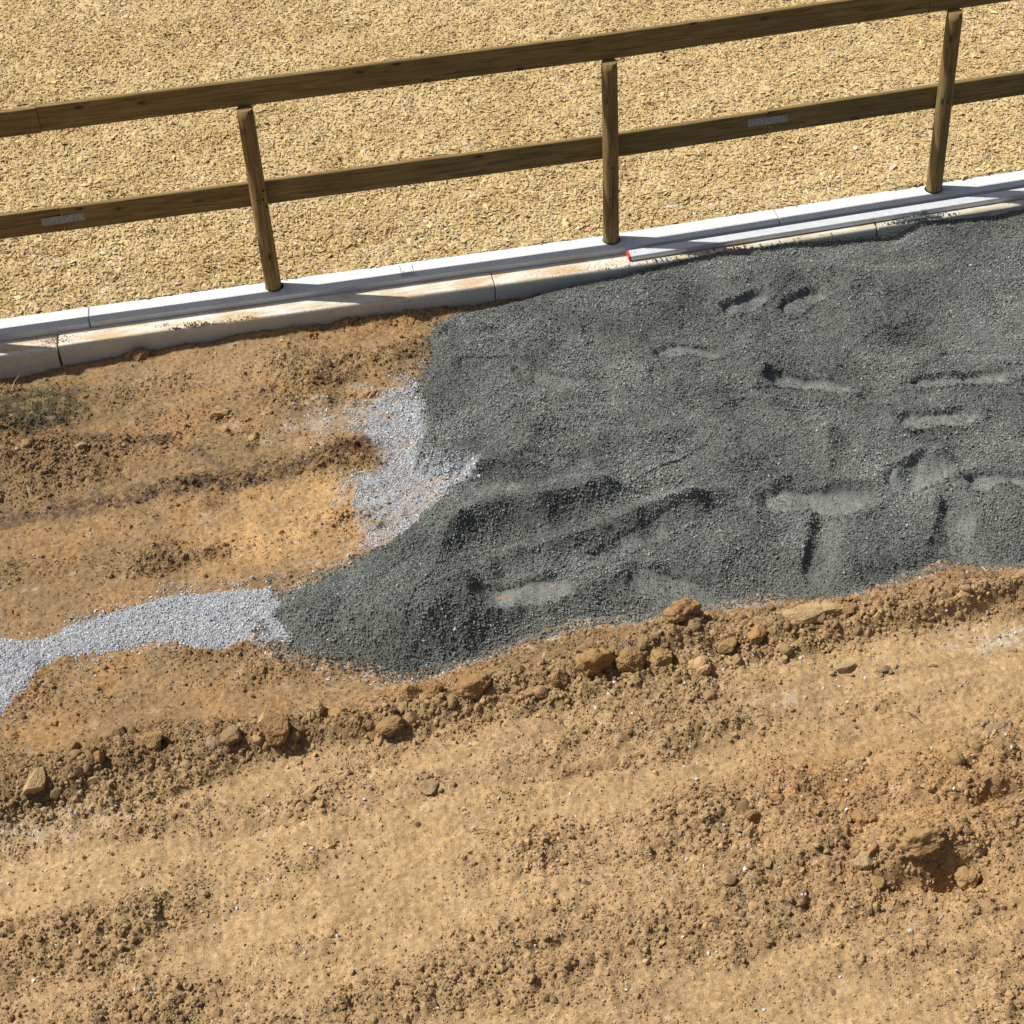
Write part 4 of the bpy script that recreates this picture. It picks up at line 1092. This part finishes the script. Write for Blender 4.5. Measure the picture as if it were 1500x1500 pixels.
# weeds on the dark heap at the left edge
rg = np.random.default_rng(9); bv, bf, bc = [], [], []
for i in range(120):
    a = at(rg.normal(30, 55), rg.normal(598, 26), ZE); x, y = a[0], a[1]
    if y > -.24: continue
    z = float(soil(np.array([x]), np.array([y]))[0])
    L = rg.uniform(.04, .12); th = rg.uniform(0, 6.28); lean = rg.uniform(.5, 1.4); w = rg.uniform(.0016, .0038)
    dx, dy = math.cos(th), math.sin(th); k = len(bv)
    for t in (0, .5, 1.0):
        h = L * t * math.cos(lean * (0.6 + .5 * t)); q = L * t * math.sin(lean * (.6 + .5 * t)); ww = w * (1 - .85 * t)
        bv += [(x + dx * q - dy * ww, y + dy * q + dx * ww, z + .004 + h), (x + dx * q + dy * ww, y + dy * q - dx * ww, z + .004 + h)]
    bf += [(k, k + 1, k + 3, k + 2), (k + 2, k + 3, k + 5, k + 4)]
    g = rg.uniform(0, 1); cc = np.array([.045, .075, .018]) * (1 - g) + np.array([.13, .13, .05]) * g if rg.uniform() < .85 else np.array([.38, .32, .18])
    bc += [cc] * 6
o = link('weeds', np_mesh('weeds', np.array(bv), np.array(bf), np.array(bc)), BLADE)
tag(o, 'sparse trampled weeds on the dark soil heap at the left edge', kind='stuff')

# ------------------------------------------------------------------ daylight
EL, AZ = math.radians(56), math.radians(19.5)     # sun from the left, a little beyond the fence
sdir = Vector((-math.cos(EL) * math.cos(AZ), math.cos(EL) * math.sin(AZ), math.sin(EL)))
ld = bpy.data.lights.new('sun', 'SUN'); ld.energy = 5.0; ld.angle = math.radians(.55); ld.color = (1, .965, .90)
so = bpy.data.objects.new('sun', ld); C.objects.link(so)
so.rotation_euler = sdir.to_track_quat('Z', 'Y').to_euler()
w = bpy.data.worlds.new('World'); sc.world = w; w.use_nodes = True
nt = w.node_tree; bg = nt.nodes['Background']
sky = nt.nodes.new('ShaderNodeTexSky'); sky.sky_type = 'NISHITA'; sky.sun_disc = False
sky.sun_elevation = EL; sky.sun_rotation = math.atan2(sdir.x, sdir.y)
sky.air_density = 1.0; sky.dust_density = 4.0; sky.ozone_density = .6
nt.links.new(sky.outputs[0], bg.inputs[0]); bg.inputs[1].default_value = .052
sc.view_settings.view_transform = 'Standard'; sc.view_settings.look = 'None'
sc.view_settings.exposure = 0; sc.view_settings.gamma = 1
sc.cycles.max_bounces = 5; sc.cycles.diffuse_bounces = 3
